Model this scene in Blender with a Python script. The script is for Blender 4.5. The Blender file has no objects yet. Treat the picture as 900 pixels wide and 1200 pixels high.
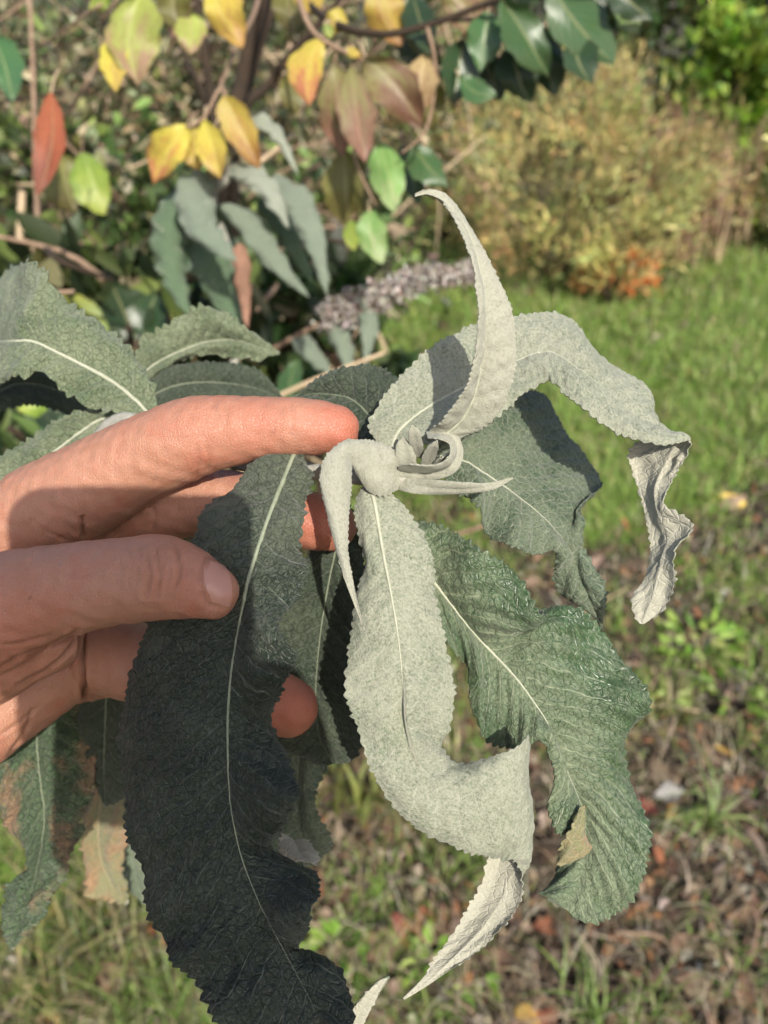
import bpy, bmesh, math, random
import numpy as np
from mathutils import Vector, Matrix, Euler
from mathutils.bvhtree import BVHTree

random.seed(7)
rng = np.random.default_rng(7)
sc = bpy.context.scene
C = sc.collection
R = math.radians

# ------------------------------------------------------------------ camera
F = 902.0                        # focal length in photo pixels (900 x 1200 frame)
CAM_LOC = Vector((0, 0, 1.40))
PITCH = 35.0
cd = bpy.data.cameras.new('camera')
cam = bpy.data.objects.new('camera', cd)
C.objects.link(cam)
cam.location = CAM_LOC
cam.rotation_euler = (R(90 - PITCH), 0, 0)
cd.sensor_fit = 'HORIZONTAL'
cd.sensor_width = 36.0
cd.lens = 36.0 * F / 900.0
cd.clip_start = 0.01
cd.clip_end = 500
cd.dof.use_dof = True
cd.dof.focus_distance = 0.238
cd.dof.aperture_fstop = cd.lens / 2.7      # 2.7 mm pupil, as a phone has
sc.camera = cam
sc.render.resolution_x, sc.render.resolution_y = 768, 1024
CM = Matrix.Translation(CAM_LOC) @ Euler((R(90 - PITCH), 0, 0)).to_matrix().to_4x4()
CMn = np.array(CM)

def loc(px, py, d):
    return np.array([(px - 450) / F * d, -(py - 600) / F * d, -d])
def toworld(p):
    p = np.asarray(p, float)
    return p @ CMn[:3, :3].T + CMn[:3, 3]
def W(px, py, d):
    return toworld(loc(px, py, d))
def ground_pt(px, py, z=0.0):
    o = np.array(CAM_LOC)
    v = W(px, py, 1.0) - o
    return o + v * ((z - o[2]) / v[2])
def depth_at_ground(px, py):
    p = ground_pt(px, py) - np.array(CAM_LOC)
    return float(-(p @ CMn[:3, :3])[2])

# ------------------------------------------------------------------ light
ANTI = (236, 728)                                   # where the sun's rays head in the photo
sd = toworld(loc(ANTI[0], ANTI[1], 1.0)) - np.array(CAM_LOC)
sd = sd / np.linalg.norm(sd)
tosun = -sd
SUN_EL = math.asin(tosun[2])
SUN_AZ = math.atan2(tosun[0], tosun[1])             # clockwise from +Y
w = bpy.data.worlds.new('World')
sc.world = w
w.use_nodes = True
nt = w.node_tree
nt.nodes.clear()
wo = nt.nodes.new('ShaderNodeOutputWorld')
bg = nt.nodes.new('ShaderNodeBackground')
sky = nt.nodes.new('ShaderNodeTexSky')
sky.sky_type = 'NISHITA'
sky.sun_disc = False
sky.dust_density = 3.0
sky.ozone_density = 0.6
sky.sun_elevation = SUN_EL
sky.sun_rotation = SUN_AZ
bg.inputs['Strength'].default_value = 0.11
nt.links.new(sky.outputs[0], bg.inputs['Color'])
nt.links.new(bg.outputs[0], wo.inputs['Surface'])
sl = bpy.data.lights.new('sun', 'SUN')
sl.energy = 3.4
sl.angle = R(0.53)
sl.color = (1.0, 0.94, 0.83)
so = bpy.data.objects.new('sun', sl)
C.objects.link(so)
so.rotation_euler = Vector(sd).to_track_quat('-Z', 'Y').to_euler()
so.location = (1, -3, 5)
vs = sc.view_settings
vs.view_transform = 'Standard'
vs.look = 'None'
vs.exposure = 0.88
vs.gamma = 1.0
vs.use_curve_mapping = False
sc.cycles.use_denoising = True
sc.cycles.max_bounces = 6
sc.cycles.transparent_max_bounces = 4

# ------------------------------------------------------------------ helpers
def srgb(r, g, b):
    def f(c):
        c /= 255.0
        return c / 12.92 if c <= 0.04045 else ((c + 0.055) / 1.055) ** 2.4
    return (f(r), f(g), f(b), 1.0)

def tag(o, label=None, cat=None, group=None, kind=None):
    if label: o['label'] = label
    if cat: o['category'] = cat
    if group: o['group'] = group
    if kind: o['kind'] = kind
    return o

def empty(name, p, label=None, cat=None, group=None):
    o = bpy.data.objects.new(name, None)
    o.empty_display_size = 0.02
    C.objects.link(o)
    o.location = tuple(p)
    return tag(o, label, cat, group)

def root_of(o):
    v = np.zeros(3)
    while o is not None:
        v = v + np.array(o.location)
        o = o.parent
    return v

def mesh_obj(name, V, faces, mats, parent=None, uv=None, col=None, smooth=True, fmat=None):
    """V: world coordinates; faces: an (n,k) array or list; parent: Empties/meshes with pure translations."""
    V = np.asarray(V, float) - root_of(parent)
    me = bpy.data.meshes.new(name)
    if isinstance(faces, np.ndarray):
        n, k = faces.shape
        me.vertices.add(len(V)); me.vertices.foreach_set('co', V.astype(np.float32).ravel())
        me.loops.add(n * k); me.loops.foreach_set('vertex_index', faces.astype(np.int32).ravel())
        me.polygons.add(n)
        me.polygons.foreach_set('loop_start', np.arange(0, n * k, k, dtype=np.int32))
        me.update(calc_edges=True)
    else:
        me.from_pydata(V.tolist(), [], [list(f) for f in faces])
        me.update()
    li = np.empty(len(me.loops), np.int32); me.loops.foreach_get('vertex_index', li)
    if uv is not None:
        l = me.uv_layers.new(name='UVMap')
        l.data.foreach_set('uv', np.asarray(uv, np.float32)[li].ravel())
    if col is not None:
        a = me.attributes.new('Col', 'FLOAT_COLOR', 'POINT')
        a.data.foreach_set('color', np.asarray(col, np.float32).ravel())
    for m in (mats if isinstance(mats, (list, tuple)) else [mats]):
        me.materials.append(m)
    if fmat is not None:
        me.polygons.foreach_set('material_index', np.asarray(fmat, np.int32))
    me.polygons.foreach_set('use_smooth', np.full(len(me.polygons), smooth))
    o = bpy.data.objects.new(name, me)
    C.objects.link(o)
    if parent is not None:
        o.parent = parent
    return o

def catmull(P, t):
    """P (n,k) stations, t in 0..n-1"""
    P = np.asarray(P, float); n = len(P)
    i = np.clip(np.floor(t).astype(int), 0, n - 2)
    f = (t - i)[:, None]
    p0 = P[np.clip(i - 1, 0, n - 1)]; p1 = P[i]; p2 = P[i + 1]; p3 = P[np.clip(i + 2, 0, n - 1)]
    m1 = (p2 - p0) * 0.5; m2 = (p3 - p1) * 0.5
    return ((2*f**3 - 3*f**2 + 1) * p1 + (f**3 - 2*f**2 + f) * m1 + (-2*f**3 + 3*f**2) * p2 + (f**3 - f**2) * m2)

def wob(x, y, seed, n=6):
    """smooth noise, about -1..1, features of size ~1"""
    r = np.random.default_rng(seed)
    s = np.zeros_like(x, float)
    for k in range(n):
        a = r.uniform(0, 6.283); fr = r.uniform(1.5, 5.0); ph = r.uniform(0, 6.283)
        s += np.sin((x * math.cos(a) + y * math.sin(a)) * fr + ph)
    return s / math.sqrt(n) * 0.8

def grid_faces(nr, nc):
    a = np.arange((nr - 1) * (nc - 1))
    i, j = a // (nc - 1), a % (nc - 1)
    b = i * nc + j
    return np.stack([b, b + 1, b + nc + 1, b + nc], 1)

def normals_grid(G):
    du = np.gradient(G, axis=1); dv = np.gradient(G, axis=0)
    N = np.cross(du, dv)
    l = np.linalg.norm(N, axis=2, keepdims=True)
    return N / np.maximum(l, 1e-12)

def tube_mesh(P, rad, k=8, cap=True):
    """P (n,3), rad (n,) -> verts, faces(list)"""
    P = np.asarray(P, float); n = len(P)
    T = np.gradient(P, axis=0); T /= np.maximum(np.linalg.norm(T, axis=1, keepdims=True), 1e-9)
    ref = np.array([0.0, 0, 1.0]) if abs(T[0][2]) < 0.9 else np.array([1.0, 0, 0])
    V = []
    u = np.cross(T[0], ref); u /= np.linalg.norm(u)
    for i in range(n):
        u = u - T[i] * (u @ T[i]); u /= max(np.linalg.norm(u), 1e-9)
        v = np.cross(T[i], u)
        for j in range(k):
            a = 2 * math.pi * j / k
            V.append(P[i] + (u * math.cos(a) + v * math.sin(a)) * rad[i])
    Fc = []
    for i in range(n - 1):
        for j in range(k):
            Fc.append((i*k + j, i*k + (j+1) % k, (i+1)*k + (j+1) % k, (i+1)*k + j))
    if cap:
        Fc.append(tuple(range(k))[::-1]); Fc.append(tuple(range((n-1)*k, n*k)))
    return np.array(V), Fc

def tube(name, pts, rads, mat, parent, k=8, sub=6):
    """pts: world points; smooth tube"""
    pts = np.asarray(pts, float)
    t = np.linspace(0, len(pts) - 1, (len(pts) - 1) * sub + 1)
    P = catmull(pts, t); rr = np.interp(t, np.arange(len(pts)), rads)
    V, Fc = tube_mesh(P, rr, k)
    return mesh_obj(name, V, Fc, mat, parent)

# ------------------------------------------------------------------ materials
class NT:
    def __init__(s, name):
        s.m = bpy.data.materials.new(name); s.m.use_nodes = True
        s.t = s.m.node_tree; s.t.nodes.clear()
        s.out = s.t.nodes.new('ShaderNodeOutputMaterial')
    def n(s, typ, ins=None, **kw):
        nd = s.t.nodes.new('ShaderNode' + typ)
        for k, v in kw.items(): setattr(nd, k, v)
        for k, v in (ins or {}).items(): s.set(nd.inputs[k], v)
        return nd
    def set(s, inp, v):
        if isinstance(v, bpy.types.NodeSocket): s.t.links.new(v, inp)
        elif isinstance(v, bpy.types.Node): s.t.links.new(v.outputs[0], inp)
        else: inp.default_value = v
    def math(s, op, a, b=None, c=None, clamp=False):
        nd = s.t.nodes.new('ShaderNodeMath'); nd.operation = op; nd.use_clamp = clamp
        for i, v in enumerate((a, b, c)):
            if v is not None: s.set(nd.inputs[i], v)
        return nd.outputs[0]
    def mix(s, fac, a, b, blend='MIX'):
        nd = s.t.nodes.new('ShaderNodeMix'); nd.data_type = 'RGBA'; nd.blend_type = blend
        s.set(nd.inputs[0], fac); s.set(nd.inputs[6], a); s.set(nd.inputs[7], b)
        return nd.outputs[2]
    def ss(s, v, a, b, lo=0.0, hi=1.0):
        nd = s.t.nodes.new('ShaderNodeMapRange'); nd.interpolation_type = 'SMOOTHSTEP'
        s.set(nd.inputs[0], v); s.set(nd.inputs[1], a); s.set(nd.inputs[2], b); s.set(nd.inputs[3], lo); s.set(nd.inputs[4], hi)
        return nd.outputs[0]
    def noise(s, vec, scale, detail=3, rough=0.55, dim='3D'):
        nd = s.n('TexNoise', {'Scale': scale, 'Detail': detail, 'Roughness': rough}, noise_dimensions=dim)
        if vec is not None: s.set(nd.inputs['Vector'], vec)
        return nd.outputs[0]
    def ramp(s, v, stops):
        nd = s.t.nodes.new('ShaderNodeValToRGB')
        el = nd.color_ramp.elements
        while len(el) < len(stops): el.new(0.5)
        for e, (p, c) in zip(el, stops): e.position = p; e.color = c
        s.set(nd.inputs[0], v)
        return nd.outputs[0]

def leaf_mat(name, green, felt, felt_amt, vein, patch=0.9, spacing=0.0062, rough=0.42, vein_amt=0.55,
             bump=0.55, cell=380.0, blight=0.0, transl=0.10, contrast=1.0, vein_cell=0.4, net_col=None, felt_x=0.0, dist=0.0008, net_h=1.0, grain=0.28, felt_v=None):
    """hairy, netted leaf: dark shiny skin under a pale felt that has rubbed off in patches"""
    s = NT(name)
    uv = s.n('TexCoord').outputs['UV']
    sep = s.n('SeparateXYZ', {0: uv})
    x = s.math('ABSOLUTE', sep.outputs[0]); v = sep.outputs[1]
    n0 = s.n('TexNoise', {'Vector': uv, 'Scale': 160.0, 'Detail': 2.0}, noise_dimensions='2D')
    off = s.n('VectorMath', {0: n0.outputs['Color'], 1: (0.5, 0.5, 0.5)}, operation='SUBTRACT').outputs[0]
    off = s.n('VectorMath', {0: off, 'Scale': 0.0026}, operation='SCALE').outputs[0]
    n00 = s.n('TexNoise', {'Vector': uv, 'Scale': 38.0, 'Detail': 1.0}, noise_dimensions='2D')
    off2 = s.n('VectorMath', {0: n00.outputs['Color'], 1: (0.5, 0.5, 0.5)}, operation='SUBTRACT').outputs[0]
    off2 = s.n('VectorMath', {0: off2, 'Scale': 0.006}, operation='SCALE').outputs[0]
    off = s.n('VectorMath', {0: off, 1: off2}, operation='ADD').outputs[0]
    uvd = s.n('VectorMath', {0: uv, 1: off}, operation='ADD').outputs[0]
    sepd = s.n('SeparateXYZ', {0: uvd})
    xd = s.math('ABSOLUTE', sepd.outputs[0])
    t = s.math('SUBTRACT', sepd.outputs[1], s.math('MULTIPLY', s.math('POWER', xd, 0.88), 0.42))
    sidev = s.math('MULTIPLY', s.math('SIGN', sep.outputs[0]), 0.21)
    t = s.math('ADD', s.math('DIVIDE', t, spacing), sidev)
    dsec = s.math('MULTIPLY', s.math('ABSOLUTE', s.math('SUBTRACT', s.math('FRACT', t), 0.5)), 2.0)   # 1 at the vein... 0 between
    sec = s.ss(dsec, 0.86, 1.0)
    v1 = s.n('TexVoronoi', {'Vector': uvd, 'Scale': cell}, feature='DISTANCE_TO_EDGE', voronoi_dimensions='2D').outputs['Distance']
    v2 = s.n('TexVoronoi', {'Vector': uvd, 'Scale': cell * 2.4}, feature='DISTANCE_TO_EDGE', voronoi_dimensions='2D').outputs['Distance']
    c1 = s.ss(v1, 0.0, 0.16, 1.0, 0.0)
    c2 = s.ss(v2, 0.0, 0.14, 1.0, 0.0)
    net = s.math('MAXIMUM', sec, s.math('MAXIMUM', s.math('MULTIPLY', c1, 0.8), s.math('MULTIPLY', c2, 0.35)))
    nl = s.noise(uv, 55.0, 3, 0.6, '2D')
    nf = s.noise(uv, 2600.0, 2, 0.6, '2D')
    nm = s.noise(uv, 420.0, 3, 0.6, '2D')
    ng = s.noise(uv, 1150.0, 2, 0.55, '2D')
    fm = s.math('ADD', felt_amt, s.math('MULTIPLY', s.math('SUBTRACT', nl, 0.5), patch * 2.2))
    fm = s.math('SUBTRACT', fm, s.math('MULTIPLY', x, felt_x))
    if felt_v: fm = s.math('SUBTRACT', fm, s.ss(v, felt_v[0], felt_v[1], 0.0, felt_v[2]))  # felt fades along the leaf, putting its shade into the colour
    fm = s.math('ADD', fm, s.math('MULTIPLY', s.math('SUBTRACT', nf, 0.5), 0.9 * contrast))
    fm = s.math('ADD', fm, s.math('MULTIPLY', s.math('SUBTRACT', ng, 0.5), 1.3 * contrast))
    fm = s.math('ADD', fm, s.math('MULTIPLY', s.math('SUBTRACT', nm, 0.5), 0.55 * contrast), clamp=True)
    vc = s.n('TexVoronoi', {'Vector': uvd, 'Scale': cell}, feature='F1', voronoi_dimensions='2D')
    cellv = s.n('SeparateColor', {0: vc.outputs['Color']}).outputs[0]
    g2 = s.mix(s.math('MULTIPLY', cellv, 0.6), green, tuple(c * 1.9 for c in green[:3]) + (1,))
    base = s.mix(fm, g2, felt)
    base = s.mix(s.math('MULTIPLY', s.math('MAXIMUM', c1, s.math('MULTIPLY', c2, 0.5)), vein_cell), base, net_col or vein)
    secf = s.math('MULTIPLY', s.math('MULTIPLY', sec, s.ss(nm, 0.30, 0.62)), s.ss(xd, 0.004, 0.026, 1.0, 0.25))
    base = s.mix(s.math('MULTIPLY', secf, vein_amt), base, vein)
    rgh = s.math('ADD', rough, s.math('MULTIPLY', fm, 0.95 - rough))
    if blight > 0:
        nb = s.noise(uv, 48.0, 4, 0.65, '2D')
        edge = s.math('MULTIPLY', x, 9.0)
        b = s.ss(s.math('ADD', nb, edge), 0.66 - 0.3 * blight, 0.92 - 0.3 * blight)
        bc = s.mix(nm, srgb(112, 78, 55), srgb(165, 138, 104))
        base = s.mix(b, base, bc)
        rgh = s.math('MAXIMUM', rgh, s.math('MULTIPLY', b, 0.8))
    h = s.math('ADD', s.math('MULTIPLY', net, -net_h), s.math('MULTIPLY', nf, grain))
    h = s.math('ADD', h, s.math('MULTIPLY', nm, 0.35))
    bp = s.n('Bump', {'Height': h, 'Strength': bump, 'Distance': dist})
    p = s.n('BsdfPrincipled', {'Base Color': base, 'Roughness': rgh, 'Normal': bp.outputs[0]})
    p.inputs['Specular IOR Level'].default_value = 0.45
    p.inputs['Sheen Weight'].default_value = 0.12
    p.inputs['Sheen Roughness'].default_value = 0.5
    tr = s.n('BsdfTranslucent', {'Color': s.mix(0.5, base, srgb(120, 150, 60)), 'Normal': bp.outputs[0]})
    mx = s.n('MixShader', {0: transl, 1: p.outputs[0], 2: tr.outputs[0]})
    s.set(s.out.inputs[0], mx.outputs[0])
    return s.m

def plain_leaf_mat(name, c0, c1, c2, rough=0.45, transl=0.3, spots=0.35, veinc=None, bump=0.3):
    """smooth leaf; colour runs from c0 at the stalk over c1 to c2 at the tip (UV v is 0..1 here)"""
    s = NT(name)
    uv = s.n('TexCoord').outputs['UV']
    sep = s.n('SeparateXYZ', {0: uv})
    rnd = s.n('ObjectInfo').outputs['Random']
    uvo = s.n('VectorMath', {0: uv, 1: s.n('CombineXYZ', {0: s.math('MULTIPLY', rnd, 37.0), 1: s.math('MULTIPLY', rnd, 11.0)}).outputs[0]}, operation='ADD').outputs[0]
    nz = s.noise(uvo, 2.2, 5, 0.65, '2D')
    nz2 = s.noise(uvo, 9.0, 5, 0.7, '2D')
    t = s.math('ADD', sep.outputs[1], s.math('MULTIPLY', s.math('SUBTRACT', nz, 0.5), 2.0))
    base = s.ramp(t, [(0.12, c0), (0.5, c1), (0.88, c2)])
    x = s.math('ABSOLUTE', sep.outputs[0])
    tt = s.math('FRACT', s.math('MULTIPLY', s.math('SUBTRACT', sep.outputs[1], s.math('MULTIPLY', x, 0.35)), 9.0))
    line = s.ss(s.math('ABSOLUTE', s.math('SUBTRACT', tt, 0.5)), 0.40, 0.5)
    mid = s.ss(x, 0.02, 0.08, 1.0, 0.0)
    lm = s.math('MAXIMUM', s.math('MULTIPLY', line, 0.35), mid)
    base = s.mix(s.math('MULTIPLY', lm, 0.24), base, veinc or srgb(205, 200, 130))
    spt = s.ss(s.math('ADD', nz2, s.math('MULTIPLY', s.math('POWER', x, 4.0), 0.12)), 0.54, 0.72, 0.0, min(1.0, spots * 2))
    base = s.mix(spt, base, srgb(105, 74, 48))
    base = s.n('HueSaturation', {'Hue': s.math('ADD', 0.492, s.math('MULTIPLY', rnd, 0.022)), 'Saturation': 0.9, 'Value': s.math('ADD', 0.72, s.math('MULTIPLY', rnd, 0.4)), 'Color': base}).outputs[0]
    bp = s.n('Bump', {'Height': s.math('SUBTRACT', nz2, lm), 'Strength': bump, 'Distance': 0.001})
    p = s.n('BsdfPrincipled', {'Base Color': base, 'Roughness': rough, 'Normal': bp.outputs[0]})
    tr = s.n('BsdfTranslucent', {'Color': base, 'Normal': bp.outputs[0]})
    mx = s.n('MixShader', {0: transl, 1: p.outputs[0], 2: tr.outputs[0]})
    s.set(s.out.inputs[0], mx.outputs[0])
    return s.m

def col_mat(name, rough=0.5, transl=0.25, spec=0.4):
    """colour from the per-leaf attribute"""
    s = NT(name)
    c = s.n('Attribute', attribute_name='Col').outputs['Color']
    p = s.n('BsdfPrincipled', {'Base Color': c, 'Roughness': rough})
    p.inputs['Specular IOR Level'].default_value = spec
    tr = s.n('BsdfTranslucent', {'Color': c})
    mx = s.n('MixShader', {0: transl, 1: p.outputs[0], 2: tr.outputs[0]})
    s.set(s.out.inputs[0], mx.outputs[0])
    return s.m

def noisy_mat(name, stops, scale, rough=0.8, bump=0.4, dist=0.002, detail=5, stretch=None):
    s = NT(name)
    vec = s.n('TexCoord').outputs['Object']
    if stretch: vec = s.n('Mapping', {'Vector': vec, 'Scale': stretch}).outputs[0]
    nz = s.noise(vec, scale, detail, 0.65)
    n2 = s.noise(vec, scale * 6, 3, 0.6)
    f = s.math('ADD', s.math('MULTIPLY', nz, 0.7), s.math('MULTIPLY', n2, 0.3))
    base = s.ramp(f, stops)
    bp = s.n('Bump', {'Height': f, 'Strength': bump, 'Distance': dist})
    p = s.n('BsdfPrincipled', {'Base Color': base, 'Roughness': rough, 'Normal': bp.outputs[0]})
    s.set(s.out.inputs[0], p.outputs[0])
    return s.m

def skin_mat():
    s = NT('skin')
    tc = s.n('TexCoord').outputs['Object']
    n1 = s.noise(tc, 70.0, 5, 0.65)
    n2 = s.noise(tc, 260.0, 4, 0.65)
    n3 = s.noise(tc, 1400.0, 3, 0.6)
    base = s.ramp(n1, [(0.30, (0.325, 0.150, 0.090, 1)), (0.50, (0.362, 0.182, 0.120, 1)), (0.70, (0.345, 0.135, 0.084, 1))])
    base = s.mix(s.ss(n2, 0.45, 0.75, 0.0, 0.35), base, (0.41, 0.208, 0.146, 1))
    base = s.mix(s.ss(n3, 0.60, 0.72, 0.0, 0.16), base, (0.25, 0.095, 0.065, 1))
    at = s.n('Attribute', attribute_name='Col')
    base = s.mix(s.n('SeparateColor', {0: at.outputs['Color']}).outputs[0], base, (0.37, 0.105, 0.065, 1))       # flushed tips
    base = s.mix(s.n('SeparateColor', {0: at.outputs['Color']}).outputs[1], base, (0.13, 0.052, 0.03, 1))  # brown for the shade painted into skin creases, and for the moles
    wv = s.n('TexVoronoi', {'Vector': tc, 'Scale': 900.0}, feature='DISTANCE_TO_EDGE').outputs['Distance']
    wv2 = s.n('TexWave', {'Vector': tc, 'Scale': 330.0, 'Distortion': 9.0, 'Detail': 3.0, 'Detail Scale': 1.6}).outputs['Fac']
    h = s.math('ADD', s.math('MULTIPLY', s.ss(wv, 0.0, 0.14), 0.5), s.math('MULTIPLY', wv2, 0.25))
    h = s.math('ADD', h, s.math('MULTIPLY', n2, 0.9))
    bp = s.n('Bump', {'Height': h, 'Strength': 0.42, 'Distance': 0.0005})
    p = s.n('BsdfPrincipled', {'Base Color': base, 'Roughness': s.ss(n2, 0.3, 0.7, 0.42, 0.58), 'Normal': bp.outputs[0]})
    p.inputs['Subsurface Weight'].default_value = 0.35
    p.inputs['Subsurface Radius'].default_value = (0.0036, 0.0012, 0.0006)
    p.inputs['Subsurface Scale'].default_value = 1.0
    p.inputs['Specular IOR Level'].default_value = 0.4
    s.set(s.out.inputs[0], p.outputs[0])
    return s.m

def simple_mat(name, col, rough=0.5, metal=0.0, sss=0.0, coat=0.0):
    s = NT(name)
    nz = s.noise(s.n('TexCoord').outputs['Object'], 500.0, 3)
    base = s.mix(s.math('MULTIPLY', nz, 0.3), col, tuple(c * 0.7 for c in col[:3]) + (1,))
    p = s.n('BsdfPrincipled', {'Base Color': base, 'Roughness': rough, 'Metallic': metal})
    p.inputs['Coat Weight'].default_value = coat
    if sss:
        p.inputs['Subsurface Weight'].default_value = sss
        p.inputs['Subsurface Radius'].default_value = (0.003, 0.001, 0.0006)
    s.set(s.out.inputs[0], p.outputs[0])
    return s.m

FELT = (0.285, 0.292, 0.225, 1)
PALE = (0.40, 0.40, 0.325, 1)
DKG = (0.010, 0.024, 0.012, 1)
M = {}
M['white'] = leaf_mat('felted_leaf', (0.055, 0.080, 0.042, 1), FELT, 0.72, PALE, patch=0.38, vein_amt=0.4, bump=0.5, vein_cell=0.12, contrast=1.25, net_h=.35, grain=.7)
M['whiter'] = leaf_mat('young_felted_leaf', (0.13, 0.145, 0.095, 1), (0.325, 0.322, 0.262, 1), 0.84, PALE, patch=0.2, vein_amt=0.2, bump=0.5, vein_cell=0.08, net_h=.2, grain=.7)
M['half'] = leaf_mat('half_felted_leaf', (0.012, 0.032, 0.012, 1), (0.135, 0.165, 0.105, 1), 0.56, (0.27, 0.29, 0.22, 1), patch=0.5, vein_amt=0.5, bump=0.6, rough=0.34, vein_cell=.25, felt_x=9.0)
M['green'] = leaf_mat('netted_green_leaf', (0.026, 0.055, 0.020, 1), (0.175, 0.205, 0.130, 1), 0.62, (0.28, 0.31, 0.20, 1), patch=0.5, vein_amt=0.7, bump=0.42, rough=0.30, cell=460.0, net_col=(0.014, 0.030, 0.013, 1), vein_cell=.38, felt_x=20.0, dist=.0011)
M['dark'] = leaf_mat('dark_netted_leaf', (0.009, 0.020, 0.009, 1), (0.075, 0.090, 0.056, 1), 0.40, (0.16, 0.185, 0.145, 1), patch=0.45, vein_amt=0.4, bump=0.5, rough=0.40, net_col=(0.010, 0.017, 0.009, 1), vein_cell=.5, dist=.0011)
M['grip'] = leaf_mat('dark_gripped_leaf', (0.005, 0.012, 0.005, 1), (0.098, 0.115, 0.078, 1), 0.60, (0.14, 0.16, 0.115, 1), patch=0.4, vein_amt=0.5, bump=0.5, rough=0.42, net_col=(0.006, 0.011, 0.006, 1), vein_cell=.4, dist=.0011, felt_v=(.385, .44, .56), contrast=.8)  # darker lower down: the shade it hangs in is put into the colour
M['side'] = leaf_mat('side_leaf', (0.028, 0.055, 0.020, 1), (0.215, 0.245, 0.150, 1), 0.62, (0.30, 0.33, 0.23, 1), patch=0.5, vein_amt=0.5, bump=0.6, rough=0.38, transl=0.15, net_col=(.04, .06, .03, 1), vein_cell=.4, dist=.0011)
M['blight'] = leaf_mat('blighted_leaf', (0.030, 0.065, 0.022, 1), (0.105, 0.155, 0.075, 1), 0.40, (0.24, 0.30, 0.15, 1), patch=0.5, vein_amt=0.6, bump=1.0, rough=0.34, blight=0.26, net_col=(.02, .045, .018, 1), vein_cell=.5, dist=.0012)
M['blight2'] = leaf_mat('withered_leaf', (0.085, 0.10, 0.035, 1), (0.22, 0.20, 0.11, 1), 0.5, (0.32, 0.29, 0.17, 1), patch=0.5, vein_amt=0.5, bump=0.6, rough=0.5, blight=0.6)
M['under'] = leaf_mat('pale_underside', (0.22, 0.22, 0.165, 1), (0.37, 0.36, 0.29, 1), 0.82, (0.42, 0.41, 0.34, 1), patch=0.2, vein_amt=0.4, bump=0.5)
M['rib'] = noisy_mat('midrib', [(0.3, (0.27, 0.28, 0.20, 1)), (0.7, (0.40, 0.41, 0.32, 1))], 300, 0.7, 0.3, 0.0003)
M['ribdark'] = noisy_mat('green_midrib', [(0.3, (0.13, 0.155, 0.10, 1)), (0.7, (0.24, 0.26, 0.18, 1))], 300, 0.6, 0.3, 0.0003)
M['stem'] = noisy_mat('woolly_stem', [(0.25, (0.22, 0.21, 0.175, 1)), (0.7, (0.40, 0.39, 0.34, 1))], 260, 0.9, 0.6, 0.0006)
M['skin'] = skin_mat()
M['nail'] = simple_mat('nail', (0.42, 0.215, 0.165, 1), 0.34, sss=0.25)
M['bark'] = noisy_mat('dark_bark', [(0.3, (0.013, 0.008, 0.004, 1)), (0.7, (0.042, 0.026, 0.014, 1))], 40, 0.97, 0.6, 0.002)
M['twig'] = noisy_mat('brown_twig', [(0.3, (0.12, 0.075, 0.045, 1)), (0.7, (0.32, 0.22, 0.15, 1))], 60, 0.8, 0.4, 0.001)
M['cane'] = noisy_mat('tan_cane', [(0.3, (0.30, 0.22, 0.13, 1)), (0.7, (0.50, 0.39, 0.26, 1))], 60, 0.8, 0.4, 0.001)
M['mass'] = col_mat('foliage', 0.5, 0.25)
M['blade'] = col_mat('grass_blades', 0.5, 0.35)
M['bits'] = col_mat('litter_bits', 0.85, 0.05, 0.2)
M['floret'] = col_mat('faded_florets', 0.9, 0.15, 0.1)

# ------------------------------------------------------------------ the ground
def axis(lo, hi, fine_lo, fine_hi, step):
    a = list(np.arange(fine_lo, fine_hi, step))
    g = step
    x = fine_hi
    while x < hi: a.append(x); g *= 1.35; x += g
    a.append(hi)
    g = step; x = fine_lo - g; b = []
    while x > lo: b.append(x); g *= 1.35; x -= g
    b.append(lo)
    return np.array(b[::-1] + a)
gx = axis(-150, 150, -3.2, 4.2, 0.05)
gy = axis(-60, 240, 0.2, 7.0, 0.05)
X, Y = np.meshgrid(gx, gy)
def ground_z(x, y):
    return 0.018 * wob(x * 1.6, y * 1.6, 11) + 0.010 * wob(x * 5.0, y * 5.0, 12) - 0.025
Z = ground_z(X, Y)
s = NT('soil')
tc = s.n('TexCoord').outputs['Object']
n1 = s.noise(tc, 3.0, 5, 0.65); n2 = s.noise(tc, 28.0, 6, 0.7); n3 = s.noise(tc, 160.0, 4, 0.7)
f = s.math('ADD', s.math('MULTIPLY', n2, 0.6), s.math('MULTIPLY', n3, 0.4))
b1 = s.ramp(f, [(0.28, (0.014, 0.010, 0.008, 1)), (0.5, (0.050, 0.036, 0.026, 1)), (0.72, (0.13, 0.098, 0.072, 1))])
b2 = s.ramp(f, [(0.3, (0.028, 0.030, 0.012, 1)), (0.6, (0.075, 0.075, 0.030, 1)), (0.8, (0.17, 0.15, 0.08, 1))])
base = s.mix(s.ss(n1, 0.42, 0.6), b1, b2)
bp = s.n('Bump', {'Height': f, 'Strength': 1.0, 'Distance': 0.02})
p = s.n('BsdfPrincipled', {'Base Color': base, 'Roughness': 0.95, 'Normal': bp.outputs[0]})
s.set(s.out.inputs[0], p.outputs[0])
gf = grid_faces(len(gy), len(gx))
ground = mesh_obj('ground', np.stack([X, Y, Z], 2).reshape(-1, 3), gf, s.m)
tag(ground, kind='structure')

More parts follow.
